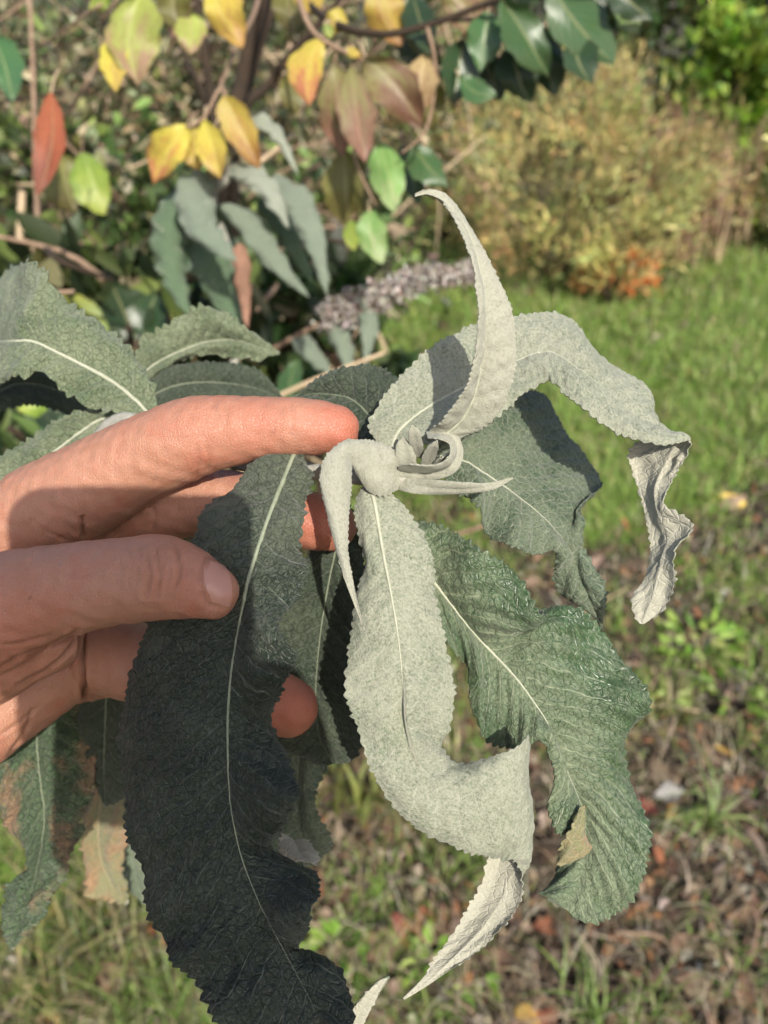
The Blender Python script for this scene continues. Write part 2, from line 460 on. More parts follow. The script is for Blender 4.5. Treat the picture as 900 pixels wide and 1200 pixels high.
# zones of the ground in plan
def proj(Pw):
    q = (np.asarray(Pw) - CMn[:3, 3]) @ CMn[:3, :3]
    d = -q[:, 2]
    return q[:, 0] / d * F + 450, -q[:, 1] / d * F + 600, d
def sample_ground(n, seed, x0=-100, x1=1000, y0=255, y1=1290):
    """points spread evenly over the ground as the picture shows it, then a little beyond"""
    r = np.random.default_rng(seed)
    px = r.uniform(x0, x1, n); py = r.uniform(y0, y1, n)
    v = np.stack([(px - 450) / F, -(py - 600) / F, -np.ones(n)], 1) @ CMn[:3, :3].T
    t = -CAM_LOC[2] / v[:, 2]
    P = np.array(CAM_LOC) + v * t[:, None]
    P[:, 2] = ground_z(P[:, 0], P[:, 1])
    return P, px, py, r

def lawn_amount(P):
    """how much grass grows at a place (plan coordinates)"""
    x, y = P[:, 0], P[:, 1]
    nz = wob(x * 2.2, y * 2.2, 21) * 0.35 + wob(x * 6, y * 6, 22) * 0.30
    a = np.clip((y - 1.75) / 0.8, 0, 1) * 1.0                       # lush lawn further off
    a = np.maximum(a, np.clip((-(x) - 0.12) / 0.2, 0, 1) * 0.75)    # rough grass at the shrub's foot
    a = np.maximum(a, 0.34 + 0 * x)
    a = a - 0.55 * np.exp(-(((x - 0.50) / 0.24) ** 2 + ((y - 0.85) / 0.38) ** 2))   # bare soil
    a = a - 0.30 * np.exp(-(((x - 0.62) / 0.32) ** 2 + ((y - 1.70) / 0.28) ** 2))
    a = a - 0.45 * np.exp(-(((x - 1.15) / 0.7) ** 2 + ((y - 4.45) / 0.35) ** 2))
    return np.clip(a + nz, 0, 1)

def pick(pal, n, r, jit=0.18, cmax=0.6):
    pal = np.array([c[:3] for c in pal]); i = r.integers(0, len(pal), n)
    c = pal[i] * (1 + r.normal(0, jit, (n, 1))) * (1 + r.normal(0, jit * 0.3, (n, 3)))
    return np.concatenate([np.clip(c, 0.003, cmax), np.ones((n, 1))], 1)

def blades(P, h, wd, lean, az, segs=3, bend=0.6):
    """curved tapering blades -> verts, quad faces, idx"""
    n = len(P)
    ts = np.linspace(0, 1, segs + 1)
    dirx = np.stack([np.cos(az), np.sin(az), 0 * az], 1)
    side = np.stack([-np.sin(az), np.cos(az), 0 * az], 1)
    V = np.zeros((n, (segs + 1) * 2, 3))
    for k, t in enumerate(ts):
        ang = lean * (t ** 1.3) + bend * lean * t * t
        hor = np.sin(ang) * t * h; ver = np.cos(ang) * t * h
        c = P + dirx * hor[:, None] + np.array([0, 0, 1.0]) * ver[:, None]
        ww = wd * (1 - t ** 1.6) * 0.5 + wd * 0.02
        V[:, 2*k] = c - side * ww[:, None]
        V[:, 2*k+1] = c + side * ww[:, None]
    base = (np.arange(n) * (segs + 1) * 2)[:, None, None]
    q = np.array([[2*k, 2*k+1, 2*k+3, 2*k+2] for k in range(segs)])[None]
    return V.reshape(-1, 3), (base + q).reshape(-1, 4)

GREENS = [(0.165, 0.285, 0.05), (0.21, 0.345, 0.065), (0.25, 0.38, 0.085), (0.12, 0.225, 0.04), (0.31, 0.37, 0.11), (0.36, 0.34, 0.16)]
P, px, py, r = sample_ground(64000, 31)
P_, px_, py_, _r = sample_ground(80000, 32, -100, 1000, 255, 700)
P = np.concatenate([P, P_]); px = np.concatenate([px, px_]); py = np.concatenate([py, py_])
P_ = np.stack([r.uniform(-4, 4.5, 34000), r.uniform(-1.2, 6.2, 34000), np.zeros(34000)], 1); P_[:, 2] = ground_z(P_[:, 0], P_[:, 1])
P = np.concatenate([P, P_]); py = np.concatenate([py, np.zeros(34000)])
a = lawn_amount(P)
keep = r.uniform(0, 1, len(P)) < a * 0.95 + 0.015
P, py_, a = P[keep], py[keep], a[keep]
n = len(P)
dist = np.linalg.norm(P - np.array(CAM_LOC), axis=1)
h = r.uniform(0.025, 0.075, n) * (0.65 + 0.6 * a) * np.clip(dist / 2.2, 0.75, 1.3)
wd = r.uniform(0.0018, 0.0042, n) * np.clip(dist / 1.6, 0.8, 2.2)
V, Fq = blades(P, h, wd, r.uniform(0.15, 1.35, n), r.uniform(0, 6.283, n))
col = np.repeat(pick(GREENS, n, r), 8, 0)
grass = mesh_obj('grass', V, Fq, M['blade'], col=col)
tag(grass, 'short green lawn grass thinning out over the litter and soil', 'grass', kind='stuff')

# dry straw and litter crumbs
P, px, py, r = sample_ground(26000, 41)
a = lawn_amount(P)
keep = r.uniform(0, 1, len(P)) < 1.02 - a * 0.85
P = P[keep]; n = len(P)
dist = np.linalg.norm(P - np.array(CAM_LOC), axis=1)
L = r.gamma(2.0, 0.006, n) * np.clip(dist / 1.5, 0.7, 2.5) + 0.004; wd = L * r.uniform(0.12, 0.75, n)
az = r.uniform(0, 6.283, n); tl = r.normal(0, 0.45, (n, 2))
dx = np.stack([np.cos(az), np.sin(az), tl[:, 0]], 1) * (L / 2)[:, None]
dy = np.stack([-np.sin(az), np.cos(az), tl[:, 1]], 1) * (wd / 2)[:, None]
Pc = P + np.array([0, 0, 1.0]) * (0.004 + np.abs(tl).max(1) * L * 0.5)[:, None]
up = np.array([0, 0, 1.0]) * (L * r.uniform(-0.2, 0.3, n))[:, None]
V = np.stack([Pc - dx, Pc - dy + up, Pc + dx, Pc + dy + up], 1).reshape(-1, 3)
Fq = np.arange(n * 4).reshape(n, 4)
LIT = [(0.20, 0.13, 0.085), (0.30, 0.22, 0.16), (0.10, 0.065, 0.045), (0.045, 0.032, 0.024), (0.38, 0.31, 0.24), (0.25, 0.12, 0.06), (0.16, 0.125, 0.10), (0.07, 0.05, 0.035)]
litter = mesh_obj('leaf_litter', V, Fq, M['bits'], col=np.repeat(pick([tuple(q * .8 for q in c) for c in LIT], n, r, 0.16, 0.30), 4, 0), smooth=False)
tag(litter, 'crumbled brown leaf litter and straw covering the soil', 'litter', kind='stuff')
P, px, py, r = sample_ground(5200, 43)
n = len(P); dist = np.linalg.norm(P - np.array(CAM_LOC), axis=1)
V, Fq = blades(P + np.array([0, 0, 0.008]), r.uniform(0.03, 0.13, n), r.uniform(0.0012, 0.003, n) * np.clip(dist / 1.5, 0.8, 2), r.uniform(0.9, 1.5, n), r.uniform(0, 6.283, n), bend=0.1)
STRAW = [(0.42, 0.36, 0.24), (0.30, 0.24, 0.15), (0.50, 0.44, 0.32), (0.22, 0.17, 0.11)]
straw = mesh_obj('dry_straw', V, Fq, M['blade'], col=np.repeat(pick(STRAW, n, r), 8, 0))
tag(straw, 'dry straw stalks strewn through the grass', 'straw', kind='stuff')

# ------------------------------------------------------------------ leaves with a real blade
def leaf(parent, stations, mat, under, rib=None, teeth=0.0006, tooth=0.0027, quilt=0.00045, wave=0.0012, bulge=0.0015,
         seed=0, rib_r=0.0012, res=0.00062, nu=15, flip=False, rib_side=1, thick=0.00045, quilt_gap=0.0062, label=None, crease=None, rib_end=1.0, cells=0.0):
    """stations: (midrib px,py,d), (edge a), (edge b) in photo pixels and metres from the lens.
    Missing d of an edge means the midrib's d."""
    S = []
    for m, a, b in stations:
        a = tuple(a) + ((m[2],) if len(a) == 2 else ()); b = tuple(b) + ((m[2],) if len(b) == 2 else ())
        S.append(np.concatenate([loc(*m), loc(*a), loc(*b)]))
    S = np.array(S)
    mid = S[:, :3]
    seg = np.linalg.norm(np.diff(mid, axis=0), axis=1) + 0.35 * np.linalg.norm(np.diff(S[:, 3:6], axis=0), axis=1) + 0.35 * np.linalg.norm(np.diff(S[:, 6:], axis=0), axis=1)
    tot = seg.sum()
    nv = int(np.clip(tot / res, 24, 330))
    cum = np.concatenate([[0], np.cumsum(seg)]) / tot
    tt = np.interp(np.linspace(0, 1, nv), cum, np.arange(len(S)))
    Q = catmull(S, tt)
    Mi, A, B = Q[:, :3], Q[:, 3:6], Q[:, 6:]
    vm = np.concatenate([[0], np.cumsum(np.linalg.norm(np.diff(Mi, axis=0), axis=1))])
    r = np.random.default_rng(1000 + seed)
    # toothed margin
    def toothed(E, sgn):
        el = np.concatenate([[0], np.cumsum(np.linalg.norm(np.diff(E, axis=0), axis=1))])
        ph = el / tooth + 0.35 * np.sin(el * 310 + seed) + r.uniform(0, 1)
        sw = np.abs((ph % 1.0) - 0.35) / 0.65
        k = np.floor(ph).astype(int)
        amp = r.uniform(0.4, 1.5, k.max() + 3)[k]
        out = E - Mi
        ln = np.linalg.norm(out, axis=1, keepdims=True)
        out = out / np.maximum(ln, 1e-6)
        fade = np.clip(ln[:, 0] / 0.004, 0, 1)
        return E + out * ((1 - sw) * teeth * 2 * amp * fade - teeth)[:, None]
    A2, B2 = toothed(A, 1), toothed(B, -1)
    u = np.concatenate([np.linspace(0, 0.9, nu - 3), [0.95, 0.985, 1.0]])
    cols = []; xs = []
    for side, E, E2 in ((1, A, A2), (-1, B, B2)):
        for uu in (u[::-1] if side == 1 else u[1:]):
            pnt = Mi + (E - Mi) * uu
            if uu > 0.9: pnt = pnt + (E2 - E) * ((uu - 0.9) / 0.1)
            cols.append(pnt); xs.append(side * np.linalg.norm(E - Mi, axis=1) * uu)
    G = np.stack(cols, 1); Xm = np.stack(xs, 1)
    uu = np.concatenate([u[::-1], -u[1:]])[None, :] * np.ones((nv, 1))
    Vm = vm[:, None] * np.ones((1, G.shape[1]))
    N = normals_grid(G)
    # smooth normals of the lofted sheet
    for _ in range(6):
        N[1:-1] = (N[:-2] + N[1:-1] * 2 + N[2:]) / 4
    N /= np.maximum(np.linalg.norm(N, axis=2, keepdims=True), 1e-9)
    k0, k1 = nv // 8, nv // 2
    sgn = 1.0 if (N[k0:k1] * (-G[k0:k1])).sum() > 0 else -1.0
    if flip: sgn = -sgn
    N = N * sgn
    au = np.abs(uu)
    width = np.maximum(np.abs(Xm).max(1, keepdims=True), 1e-5)
    scale = np.clip(width / 0.012, 0.1, 1.0)
    D = bulge * scale * np.sin(np.pi * np.clip(au, 0, 1)) * 1.0
    D = D + wave * scale * au * wob(Vm * 85 + uu * 0.6, uu * 1.6, 3000 + seed)
    t = (Vm - 0.42 * np.abs(Xm) ** 0.88) / quilt_gap + 0.21 * np.sign(Xm)
    D = D + quilt * scale * (1 - np.abs((t % 1.0) - 0.5) * 2) ** 0.7 * np.clip(au * 5, 0, 1) * np.clip((1 - au) * 6, 0, 1)
    D = D + 0.00022 * scale * wob(Vm * 420, Xm * 420, 4000 + seed, 10)
    if cells > 0:                                # raised cells between the net of veins
        cs = 0.0027
        wmax = np.abs(Xm).max(); npt = int((vm[-1] + .01) * (2 * wmax + .01) / cs ** 2)
        q = np.stack([r.uniform(-wmax - .005, wmax + .005, npt), r.uniform(-.005, vm[-1] + .005, npt)], 1)
        from mathutils.kdtree import KDTree
        kd = KDTree(npt)
        for i_ in range(npt): kd.insert((q[i_, 0], q[i_, 1], 0), i_)
        kd.balance()
        X2 = Xm + .0007 * wob(Vm * 700, Xm * 700, 5000 + seed); V2 = Vm + .0007 * wob(Vm * 700, Xm * 700, 5500 + seed)
        hh = np.zeros(Xm.size)
        for i_, (a_, b_) in enumerate(zip(X2.ravel(), V2.ravel())):
            f_ = kd.find_n((a_, b_, 0), 2); hh[i_] = f_[1][2] - f_[0][2]
        hh = np.clip(hh.reshape(Xm.shape) / (cs * .8), 0, 1) ** .6
        D = D + cells * scale * hh * np.clip(au * 6, 0, 1)
    if crease:                                   # (v from, v to, depth): one half laps over the other
        for (v0, v1, side, amt) in crease:
            vv = Vm / vm[-1]
            g = np.clip((vv - v0) / 0.06, 0, 1) * np.clip((v1 - vv) / 0.05, 0, 1)
            lip = np.where((uu * side > 0.01), np.clip(1 - np.clip(au - .05, 0, 1) / .6, 0, 1) ** 1.4, 0)
            D = D + g * amt * lip
            across = (A - B) / np.maximum(np.linalg.norm(A - B, axis=1, keepdims=True), 1e-6)
            G = G + across[:, None, :] * (side * -1 * .0018 * g * lip ** 2)[:, :, None]
    G = G + N * D[:, :, None]
    nr, nc = G.shape[:2]
    Fq = grid_faces(nr, nc)
    if sgn < 0: Fq = Fq[:, ::-1]
    Fq = np.ascontiguousarray(Fq)
    # underside as a second sheet, joined round the rim
    G2 = G - N * thick
    V = np.concatenate([G.reshape(-1, 3), G2.reshape(-1, 3)])
    off = nr * nc
    ring = np.concatenate([np.arange(nc), np.arange(1, nr) * nc + nc - 1, (nr - 1) * nc + np.arange(nc - 2, -1, -1), np.arange(nr - 2, 0, -1) * nc])
    rn = np.roll(ring, -1)
    rim = np.stack([rn, ring, ring + off, rn + off], 1)
    if sgn < 0: rim = rim[:, ::-1]
    faces = np.concatenate([Fq, Fq[:, ::-1] + off, rim])
    fmat = np.concatenate([np.zeros(len(Fq)), np.ones(len(Fq)), np.zeros(len(rim))])
    uv = np.stack([Xm.ravel(), Vm.ravel()], 1) + np.array([0, seed * 0.37])
    o = mesh_obj('leaf', toworld(V), faces, [mat, under], parent, uv=np.concatenate([uv, uv]), fmat=fmat)
    if label: o['label'] = label
    if rib is not None:
        k_all = np.linspace(0, 1, nv)
        c = G[:, nu - 1] + N[:, nu - 1] * (-0.25 * (0.78 * rib_r * np.clip(1 - k_all[:, None] / rib_end, 0, 1) ** 1.25) if rib_side == 1 else -thick)
        c = c[:max(6, int(len(c) * rib_end))][::2]
        k = np.linspace(0, 1, len(c))
        V, Fc = tube_mesh(toworld(c), 0.78 * rib_r * (1 - k) ** 1.25 + 0.00003, 6)
        mesh_obj('midrib', V, Fc, rib, o)
    return o

def path_leaf(parent, path, wpx, mat, under, profile='lance', **kw):
    """a leaf along a path of (px,py,d[,twist]); width in photo pixels, laid square to the path as seen, tipped by tilt"""
    tilt = kw.pop('tilt', 0.25); vfold = kw.pop('vfold', 0.7); asym = kw.pop('asym', 1.0)
    P = np.array([p[:3] for p in path], float)
    n = kw.pop('n', 11)
    t = np.linspace(0, len(P) - 1, n)
    Q = catmull(P, t)
    T = np.gradient(Q[:, :2], axis=0); T /= np.maximum(np.linalg.norm(T, axis=1, keepdims=True), 1e-6)
    k = np.linspace(0, 1, n)
    if profile == 'lance': wv = np.sin(np.pi * np.clip(k, 0, 1) ** 0.75) ** 0.85
    else: wv = np.sin(np.pi * k ** 0.9) ** 0.62
    st = []
    for i in range(n):
        ww = max(wv[i], 0.02) * wpx / 2
        nx, ny = -T[i, 1], T[i, 0]
        d = Q[i, 2]; dd = ww / F * d * tilt
        vf = ww / F * d * vfold
        st.append(((Q[i, 0], Q[i, 1], d), (Q[i, 0] + nx * ww * asym, Q[i, 1] + ny * ww * asym, d - dd + vf), (Q[i, 0] - nx * ww, Q[i, 1] - ny * ww, d + dd + vf)))
    return leaf(parent, st, mat, under, **kw)

# ---- the shoot in the hand
stem_pts = [loc(505, 556, .246), loc(470, 560, .248), loc(425, 558, .254), loc(370, 553, .262), (loc(285, 543, .270)), loc(200, 515, .282), loc(138, 494, .298), loc(70, 560, .325), loc(-120, 680, .42), loc(-420, 760, .62)]
stem_w = toworld(np.array(stem_pts))
shoot = empty('leafy_shoot', stem_w[-1], 'silvery felted shoot with large crinkled leaves pinched between thumb and fingers', 'plant shoot')
tube('stem', stem_w, [.0022, .0030, .0032, .0030, .0028, .0030, .0031, .0034, .0045, .0065], M['stem'], shoot, 10)

# big dark leaf under the thumb
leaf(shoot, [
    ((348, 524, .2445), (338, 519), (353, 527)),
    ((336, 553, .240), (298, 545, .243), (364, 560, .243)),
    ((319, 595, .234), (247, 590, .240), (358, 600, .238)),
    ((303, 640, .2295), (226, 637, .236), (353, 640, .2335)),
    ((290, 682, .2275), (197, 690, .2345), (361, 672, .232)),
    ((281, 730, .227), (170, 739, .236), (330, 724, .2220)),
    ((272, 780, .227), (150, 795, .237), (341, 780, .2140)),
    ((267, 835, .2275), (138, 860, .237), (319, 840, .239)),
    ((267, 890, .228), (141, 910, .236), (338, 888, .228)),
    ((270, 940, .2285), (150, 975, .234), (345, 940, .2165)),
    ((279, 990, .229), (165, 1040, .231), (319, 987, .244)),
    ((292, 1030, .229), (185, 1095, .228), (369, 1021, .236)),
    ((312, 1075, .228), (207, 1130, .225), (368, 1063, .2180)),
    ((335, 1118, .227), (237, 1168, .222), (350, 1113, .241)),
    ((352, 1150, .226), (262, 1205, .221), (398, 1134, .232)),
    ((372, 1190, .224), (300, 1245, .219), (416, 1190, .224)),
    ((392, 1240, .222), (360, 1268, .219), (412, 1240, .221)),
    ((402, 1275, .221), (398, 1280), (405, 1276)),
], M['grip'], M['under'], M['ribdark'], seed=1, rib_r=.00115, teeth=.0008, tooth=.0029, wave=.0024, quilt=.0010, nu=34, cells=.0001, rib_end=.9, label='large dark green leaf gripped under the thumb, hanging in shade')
# its pale curled tip
leaf(shoot, [((398, 1222, .236), (390, 1215), (408, 1225)), ((412, 1200, .236), (403, 1193), (424, 1205)), ((428, 1175, .235), (421, 1170), (437, 1180)), ((445, 1153, .234), (441, 1150), (449, 1158)), ((456, 1144, .234), (455, 1143), (457, 1146))],
     M['under'], M['green'], M['rib'], seed=2, rib_r=.0005, nu=9)

# long white-felted leaf that folds under near its end
leaf(shoot, [
    ((432, 566, .246), (424, 570), (446, 568)),
    ((439, 590, .243), (416, 597, .246), (472, 592, .246)),
    ((449, 648, .2385), (425, 660, .2425), (504, 645, .243)),
    ((459, 700, .235), (413, 715, .240), (513, 705, .241)),
    ((467, 750, .2335), (407, 770, .2375), (524, 757, .2395)),
    ((472, 800, .2335), (406, 815, .236), (533, 805, .239)),
    ((475, 850, .234), (420, 860, .235), (527, 848, .2395)),
    ((487, 895, .2335), (439, 910, .235), (520, 874, .241)),
    ((517, 921, .2325), (472, 957, .236), (533, 893, .2405)),
    ((552, 936, .232), (515, 987, .2365), (566, 889, .2365)),
    ((580, 946, .2325), (552, 1000, .237), (604, 876, .2345)),
    ((604, 962, .236), (583, 1006, .240), (622, 867, .240)),
    ((624, 990, .243), (603, 1009, .2395), (612, 915, .252)),
    ((616, 1012, .2500), (613, 1018, .2445), (590, 965, .2565)),
    ((598, 1030, .2530), (613, 1030, .2475), (574, 1004, .2565)),
    ((588, 1053, .2530), (610, 1056, .2490), (561, 1041, .2560)),
    ((566, 1087, .2520), (585, 1092, .2490), (534, 1088, .2550)),
    ((535, 1119, .2510), (546, 1125, .249), (512, 1120, .253)),
    ((503, 1148, .250), (507, 1151), (494, 1146)),
    ((473, 1170, .249), (474, 1171), (472, 1169)),
], M['white'], M['under'], M['rib'], seed=3, rib_r=.0010, bulge=.0012, crease=[(.27, .44, -1, .0050)], quilt=.00035, wave=.0011, nu=24, rib_end=.42, label='long white-felted leaf folded under near its tip')

# tall upright leaf
leaf(shoot, [
    ((512, 520, .2455), (496, 514), (530, 520)),
    ((526, 506, .242), (505, 503), (550, 509)),
    ((543, 490, .238), (516, 495, .236), (566, 501, .240)),
    ((556, 462, .233), (538, 467, .229), (589, 478, .2355)),
    ((563, 430, .2285), (555, 433, .2235), (602, 440, .2315)),
    ((567, 392, .2245), (561, 388, .2185), (605, 400, .2285)),
    ((568, 350, .2220), (560, 342, .2165), (597, 356, .2260)),
    ((560, 305, .2205), (550, 297, .2165), (577, 311, .2235)),
    ((546, 266, .2200), (536, 262, .2175), (553, 267, .2220)),
    ((526, 240, .2195), (520, 239, .2190), (528, 232, .221)),
    ((505, 226, .2190), (501, 229), (506, 221)),
    ((486, 230, .2185), (486, 231), (486, 227)),
], M['whiter'], M['under'], M['rib'], seed=4, rib_r=.0009, teeth=.00035, tooth=.0018, bulge=.0006, wave=.0005, label='narrow upright pale leaf with a hooked tip')

# broad felted leaf arching over and hanging down beyond it
leaf(shoot, [
    ((458, 528, .2540), (446, 520), (470, 534)),
    ((468, 504, .2560), (433, 494, .257), (500, 520, .254)),
    ((500, 478, .2600), (468, 442, .262), (535, 508, .256)),
    ((540, 455, .2630), (515, 402, .266), (570, 498, .257)),
    ((590, 430, .2640), (565, 378, .269), (612, 464, .257)),
    ((640, 412, .2620), (622, 367, .270), (641, 444, .255)),
    ((676, 430, .2570), (668, 369, .270), (661, 459, .251)),
    ((712, 458, .2520), (702, 412, .266), (697, 492, .2455)),
    ((745, 487, .2480), (759, 452, .259), (738, 512, .2415)),
    ((775, 501, .2470), (766, 490, .2575), (775, 518, .2395)),
    ((793, 514, .2485), (764, 508, .2590), (809, 512, .2415)),
    ((782, 540, .2500), (738, 530, .2590), (804, 535, .2450)),
    ((768, 572, .2500), (749, 572, .2565), (788, 562, .2470)),
    ((772, 603, .2490), (757, 606, .2545), (777, 590, .2460)),
    ((783, 626, .2480), (762, 634, .2535), (812, 615, .2420)),
    ((776, 655, .2480), (758, 668, .2530), (791, 648, .2430)),
    ((768, 690, .2480), (741, 702, .2510), (791, 684, .2445)),
    ((757, 718, .2480), (742, 720, .2490), (778, 714, .2460)),
    ((751, 731, .2480), (749, 731), (755, 731)),
], M['white'], M['under'], M['rib'], seed=5, rib_r=.0009, bulge=.0008, wave=.0012, nu=22, rib_end=.55, label='broad felted leaf arching over and drooping in a twist')

# dark leaf in its shade
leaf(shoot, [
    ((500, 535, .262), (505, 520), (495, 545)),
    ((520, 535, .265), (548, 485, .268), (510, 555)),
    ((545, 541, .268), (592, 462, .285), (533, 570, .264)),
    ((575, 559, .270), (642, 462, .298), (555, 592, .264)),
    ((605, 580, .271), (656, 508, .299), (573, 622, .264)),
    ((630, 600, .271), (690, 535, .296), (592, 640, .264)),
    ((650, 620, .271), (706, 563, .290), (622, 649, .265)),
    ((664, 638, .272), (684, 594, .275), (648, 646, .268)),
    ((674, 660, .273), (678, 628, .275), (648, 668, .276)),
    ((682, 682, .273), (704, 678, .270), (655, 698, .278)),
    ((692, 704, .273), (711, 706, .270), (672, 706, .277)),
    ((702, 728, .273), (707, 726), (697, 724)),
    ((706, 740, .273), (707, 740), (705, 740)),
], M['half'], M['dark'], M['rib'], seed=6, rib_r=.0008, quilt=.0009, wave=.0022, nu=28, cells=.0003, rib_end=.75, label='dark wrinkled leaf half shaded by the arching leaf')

# green netted leaf low on the other side
leaf(shoot, [
    ((470, 626, .262), (474, 612), (468, 640)),
    ((488, 655, .262), (500, 612, .260), (480, 690, .262)),
    ((511, 685, .2615), (545, 630, .255), (508, 735, .261)),
    ((535, 717, .261), (592, 664, .250), (540, 772, .259)),
    ((557, 744, .261), (634, 718, .247), (551, 800, .257)),
    ((580, 768, .260), (636, 712, .262), (555, 832, .257)),
    ((605, 795, .258), (685, 716, .261), (568, 866, .257)),
    ((625, 822, .257), (738, 783, .259), (597, 878, .255)),
    ((642, 848, .256), (760, 824, .256), (634, 872, .252)),
    ((655, 880, .256), (736, 862, .262), (646, 902, .250)),
    ((668, 912, .256), (745, 912, .259), (649, 945, .250)),
    ((680, 940, .256), (757, 968, .256), (652, 974, .251)),
    ((686, 965, .257), (755, 1008, .254), (676, 962, .262)),
    ((686, 992, .256), (744, 1046, .252), (660, 1002, .262)),
    ((682, 1022, .254), (722, 1074, .251), (640, 1030, .256)),
    ((674, 1050, .252), (697, 1081, .250), (634, 1046, .252)),
    ((664, 1066, .251), (672, 1074), (655, 1062)),
], M['green'], M['under'], M['rib'], seed=7, rib_r=.0011, quilt=.0013, wave=.0036, teeth=.0007, nu=34, cells=.00014, rib_end=.84, label='deep green netted leaf with folded lobes')

# a dry rolled flap where that leaf has torn
leaf(shoot, [((683, 944, .2500), (687, 942), (679, 947)), ((677, 968, .2485), (688, 980, .2515), (668, 966, .2475)), ((670, 992, .2485), (690, 996, .2520), (656, 1000, .2490)), ((654, 1014, .2495), (657, 1016), (651, 1013))], M['blight2'], M['blight2'], None, seed=19, nu=9, bulge=.002, wave=.002)

# small leaf curling over to the thumb side
leaf(shoot, [
    ((470, 558, .246), (466, 574), (472, 544)),
    ((452, 550, .2405), (450, 581, .243), (462, 528, .243)),
    ((434, 542, .2375), (432, 577, .242), (444, 518, .241)),
    ((418, 531, .2345), (419, 558, .239), (424, 515, .238)),
    ((404, 528, .2315), (412, 545, .236), (404, 516, .234)),
    ((395, 546, .2295), (412, 556, .234), (383, 533, .231)),
    ((390, 575, .2285), (411, 584, .232), (375, 561, .230)),
    ((393, 610, .2280), (409, 612, .2305), (382, 600, .230)),
    ((401, 650, .2275), (409, 650, .229), (395, 651, .229)),
    ((412, 692, .2270), (417, 693), (408, 692)),
    ((424, 728, .2265), (425, 729), (423, 729)),
], M['whiter'], M['under'], None, seed=8, teeth=.0003, tooth=.0016, bulge=.0010, wave=.0004, nu=12, label='small pale leaf curling down like a claw')
# thin pale leaf pointing away from the bud
leaf(shoot, [((466, 566, .247), (464, 556), (466, 574)), ((485, 569, .243), (488, 560), (482, 578)), ((510, 572, .240), (512, 563, .238), (508, 580, .242)), ((545, 573, .238), (546, 566, .236), (544, 579, .240)), ((575, 569, .237), (574, 565), (578, 574)), ((601, 560, .236), (600, 559), (602, 561))],
     M['whiter'], M['under'], None, seed=9, teeth=.0001, bulge=.0012, wave=.0003, nu=9, res=.0008)
# the curled heart of the shoot
leaf(shoot, [((466, 552, .245), (468, 545, .240), (466, 562, .246)), ((485, 554, .243), (486, 544, .236), (485, 563, .245)), ((508, 554, .242), (507, 545, .235), (508, 563, .244)), ((527, 546, .241), (523, 540, .234), (533, 553, .243)), ((535, 531, .241), (529, 530, .234), (542, 533, .243)), ((531, 515, .241), (526, 518, .235), (537, 511, .243)), ((516, 508, .242), (514, 513, .236), (518, 503, .244)), ((500, 509, .243), (501, 513, .239), (499, 505, .245))],
     M['whiter'], M['whiter'], None, seed=10, teeth=.0002, bulge=.0006, wave=.0004, nu=9)
leaf(shoot, [((490, 536, .246), (484, 536), (496, 537)), ((488, 520, .240), (479, 520), (496, 522)), ((484, 506, .236), (478, 507), (492, 505)), ((483, 498, .235), (482, 498), (485, 497))], M['whiter'], M['under'], None, seed=11, bulge=.0008, nu=8, teeth=.0002)
leaf(shoot, [((500, 545, .246), (492, 547), (508, 546)), ((504, 532, .241), (496, 534), (512, 532)), ((509, 522, .237), (503, 522), (514, 524)), ((512, 516, .236), (511, 516), (513, 517))], M['whiter'], M['under'], None, seed=12, bulge=.0008, nu=8, teeth=.0002)
leaf(shoot, [((510, 546, .246), (504, 550), (516, 546)), ((517, 538, .241), (511, 541), (522, 537)), ((523, 533, .239), (520, 534), (526, 533)), ((528, 530, .238), (527, 530), (529, 531))], M['whiter'], M['under'], None, seed=13, bulge=.0006, nu=8, teeth=.0002)
leaf(shoot, [((478, 556, .247), (470, 560), (488, 557)), ((476, 538, .243), (464, 540), (488, 539)), ((474, 522, .241), (464, 522), (483, 524)), ((472, 512, .240), (471, 512), (474, 512))], M['whiter'], M['under'], None, seed=14, bulge=.0010, nu=8, teeth=.0002)

# dark leaves tucked behind the hand
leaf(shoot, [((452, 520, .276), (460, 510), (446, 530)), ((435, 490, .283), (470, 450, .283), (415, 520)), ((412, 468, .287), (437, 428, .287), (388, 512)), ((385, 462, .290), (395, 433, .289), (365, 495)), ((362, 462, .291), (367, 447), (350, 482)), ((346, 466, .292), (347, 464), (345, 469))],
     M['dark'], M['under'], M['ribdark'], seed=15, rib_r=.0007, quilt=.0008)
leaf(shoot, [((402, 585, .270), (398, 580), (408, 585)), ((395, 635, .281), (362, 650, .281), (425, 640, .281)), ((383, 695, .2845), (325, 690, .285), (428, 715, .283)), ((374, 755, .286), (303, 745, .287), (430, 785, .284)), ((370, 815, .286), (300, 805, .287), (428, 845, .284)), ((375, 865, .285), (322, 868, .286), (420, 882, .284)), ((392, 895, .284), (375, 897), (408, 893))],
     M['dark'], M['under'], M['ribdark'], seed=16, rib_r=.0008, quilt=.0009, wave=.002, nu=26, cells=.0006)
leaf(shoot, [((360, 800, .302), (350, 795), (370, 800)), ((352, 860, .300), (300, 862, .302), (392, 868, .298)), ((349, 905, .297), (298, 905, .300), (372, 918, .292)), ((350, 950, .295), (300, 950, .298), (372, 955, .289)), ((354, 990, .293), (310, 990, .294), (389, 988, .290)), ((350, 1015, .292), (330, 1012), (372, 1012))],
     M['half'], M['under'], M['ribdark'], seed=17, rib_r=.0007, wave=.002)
leaf(shoot, [((345, 985, .268), (330, 978), (360, 985)), ((352, 1000, .262), (328, 996), (374, 1004)), ((358, 1010, .258), (345, 1010), (372, 1014))], M['under'], M['green'], None, seed=18, nu=9)

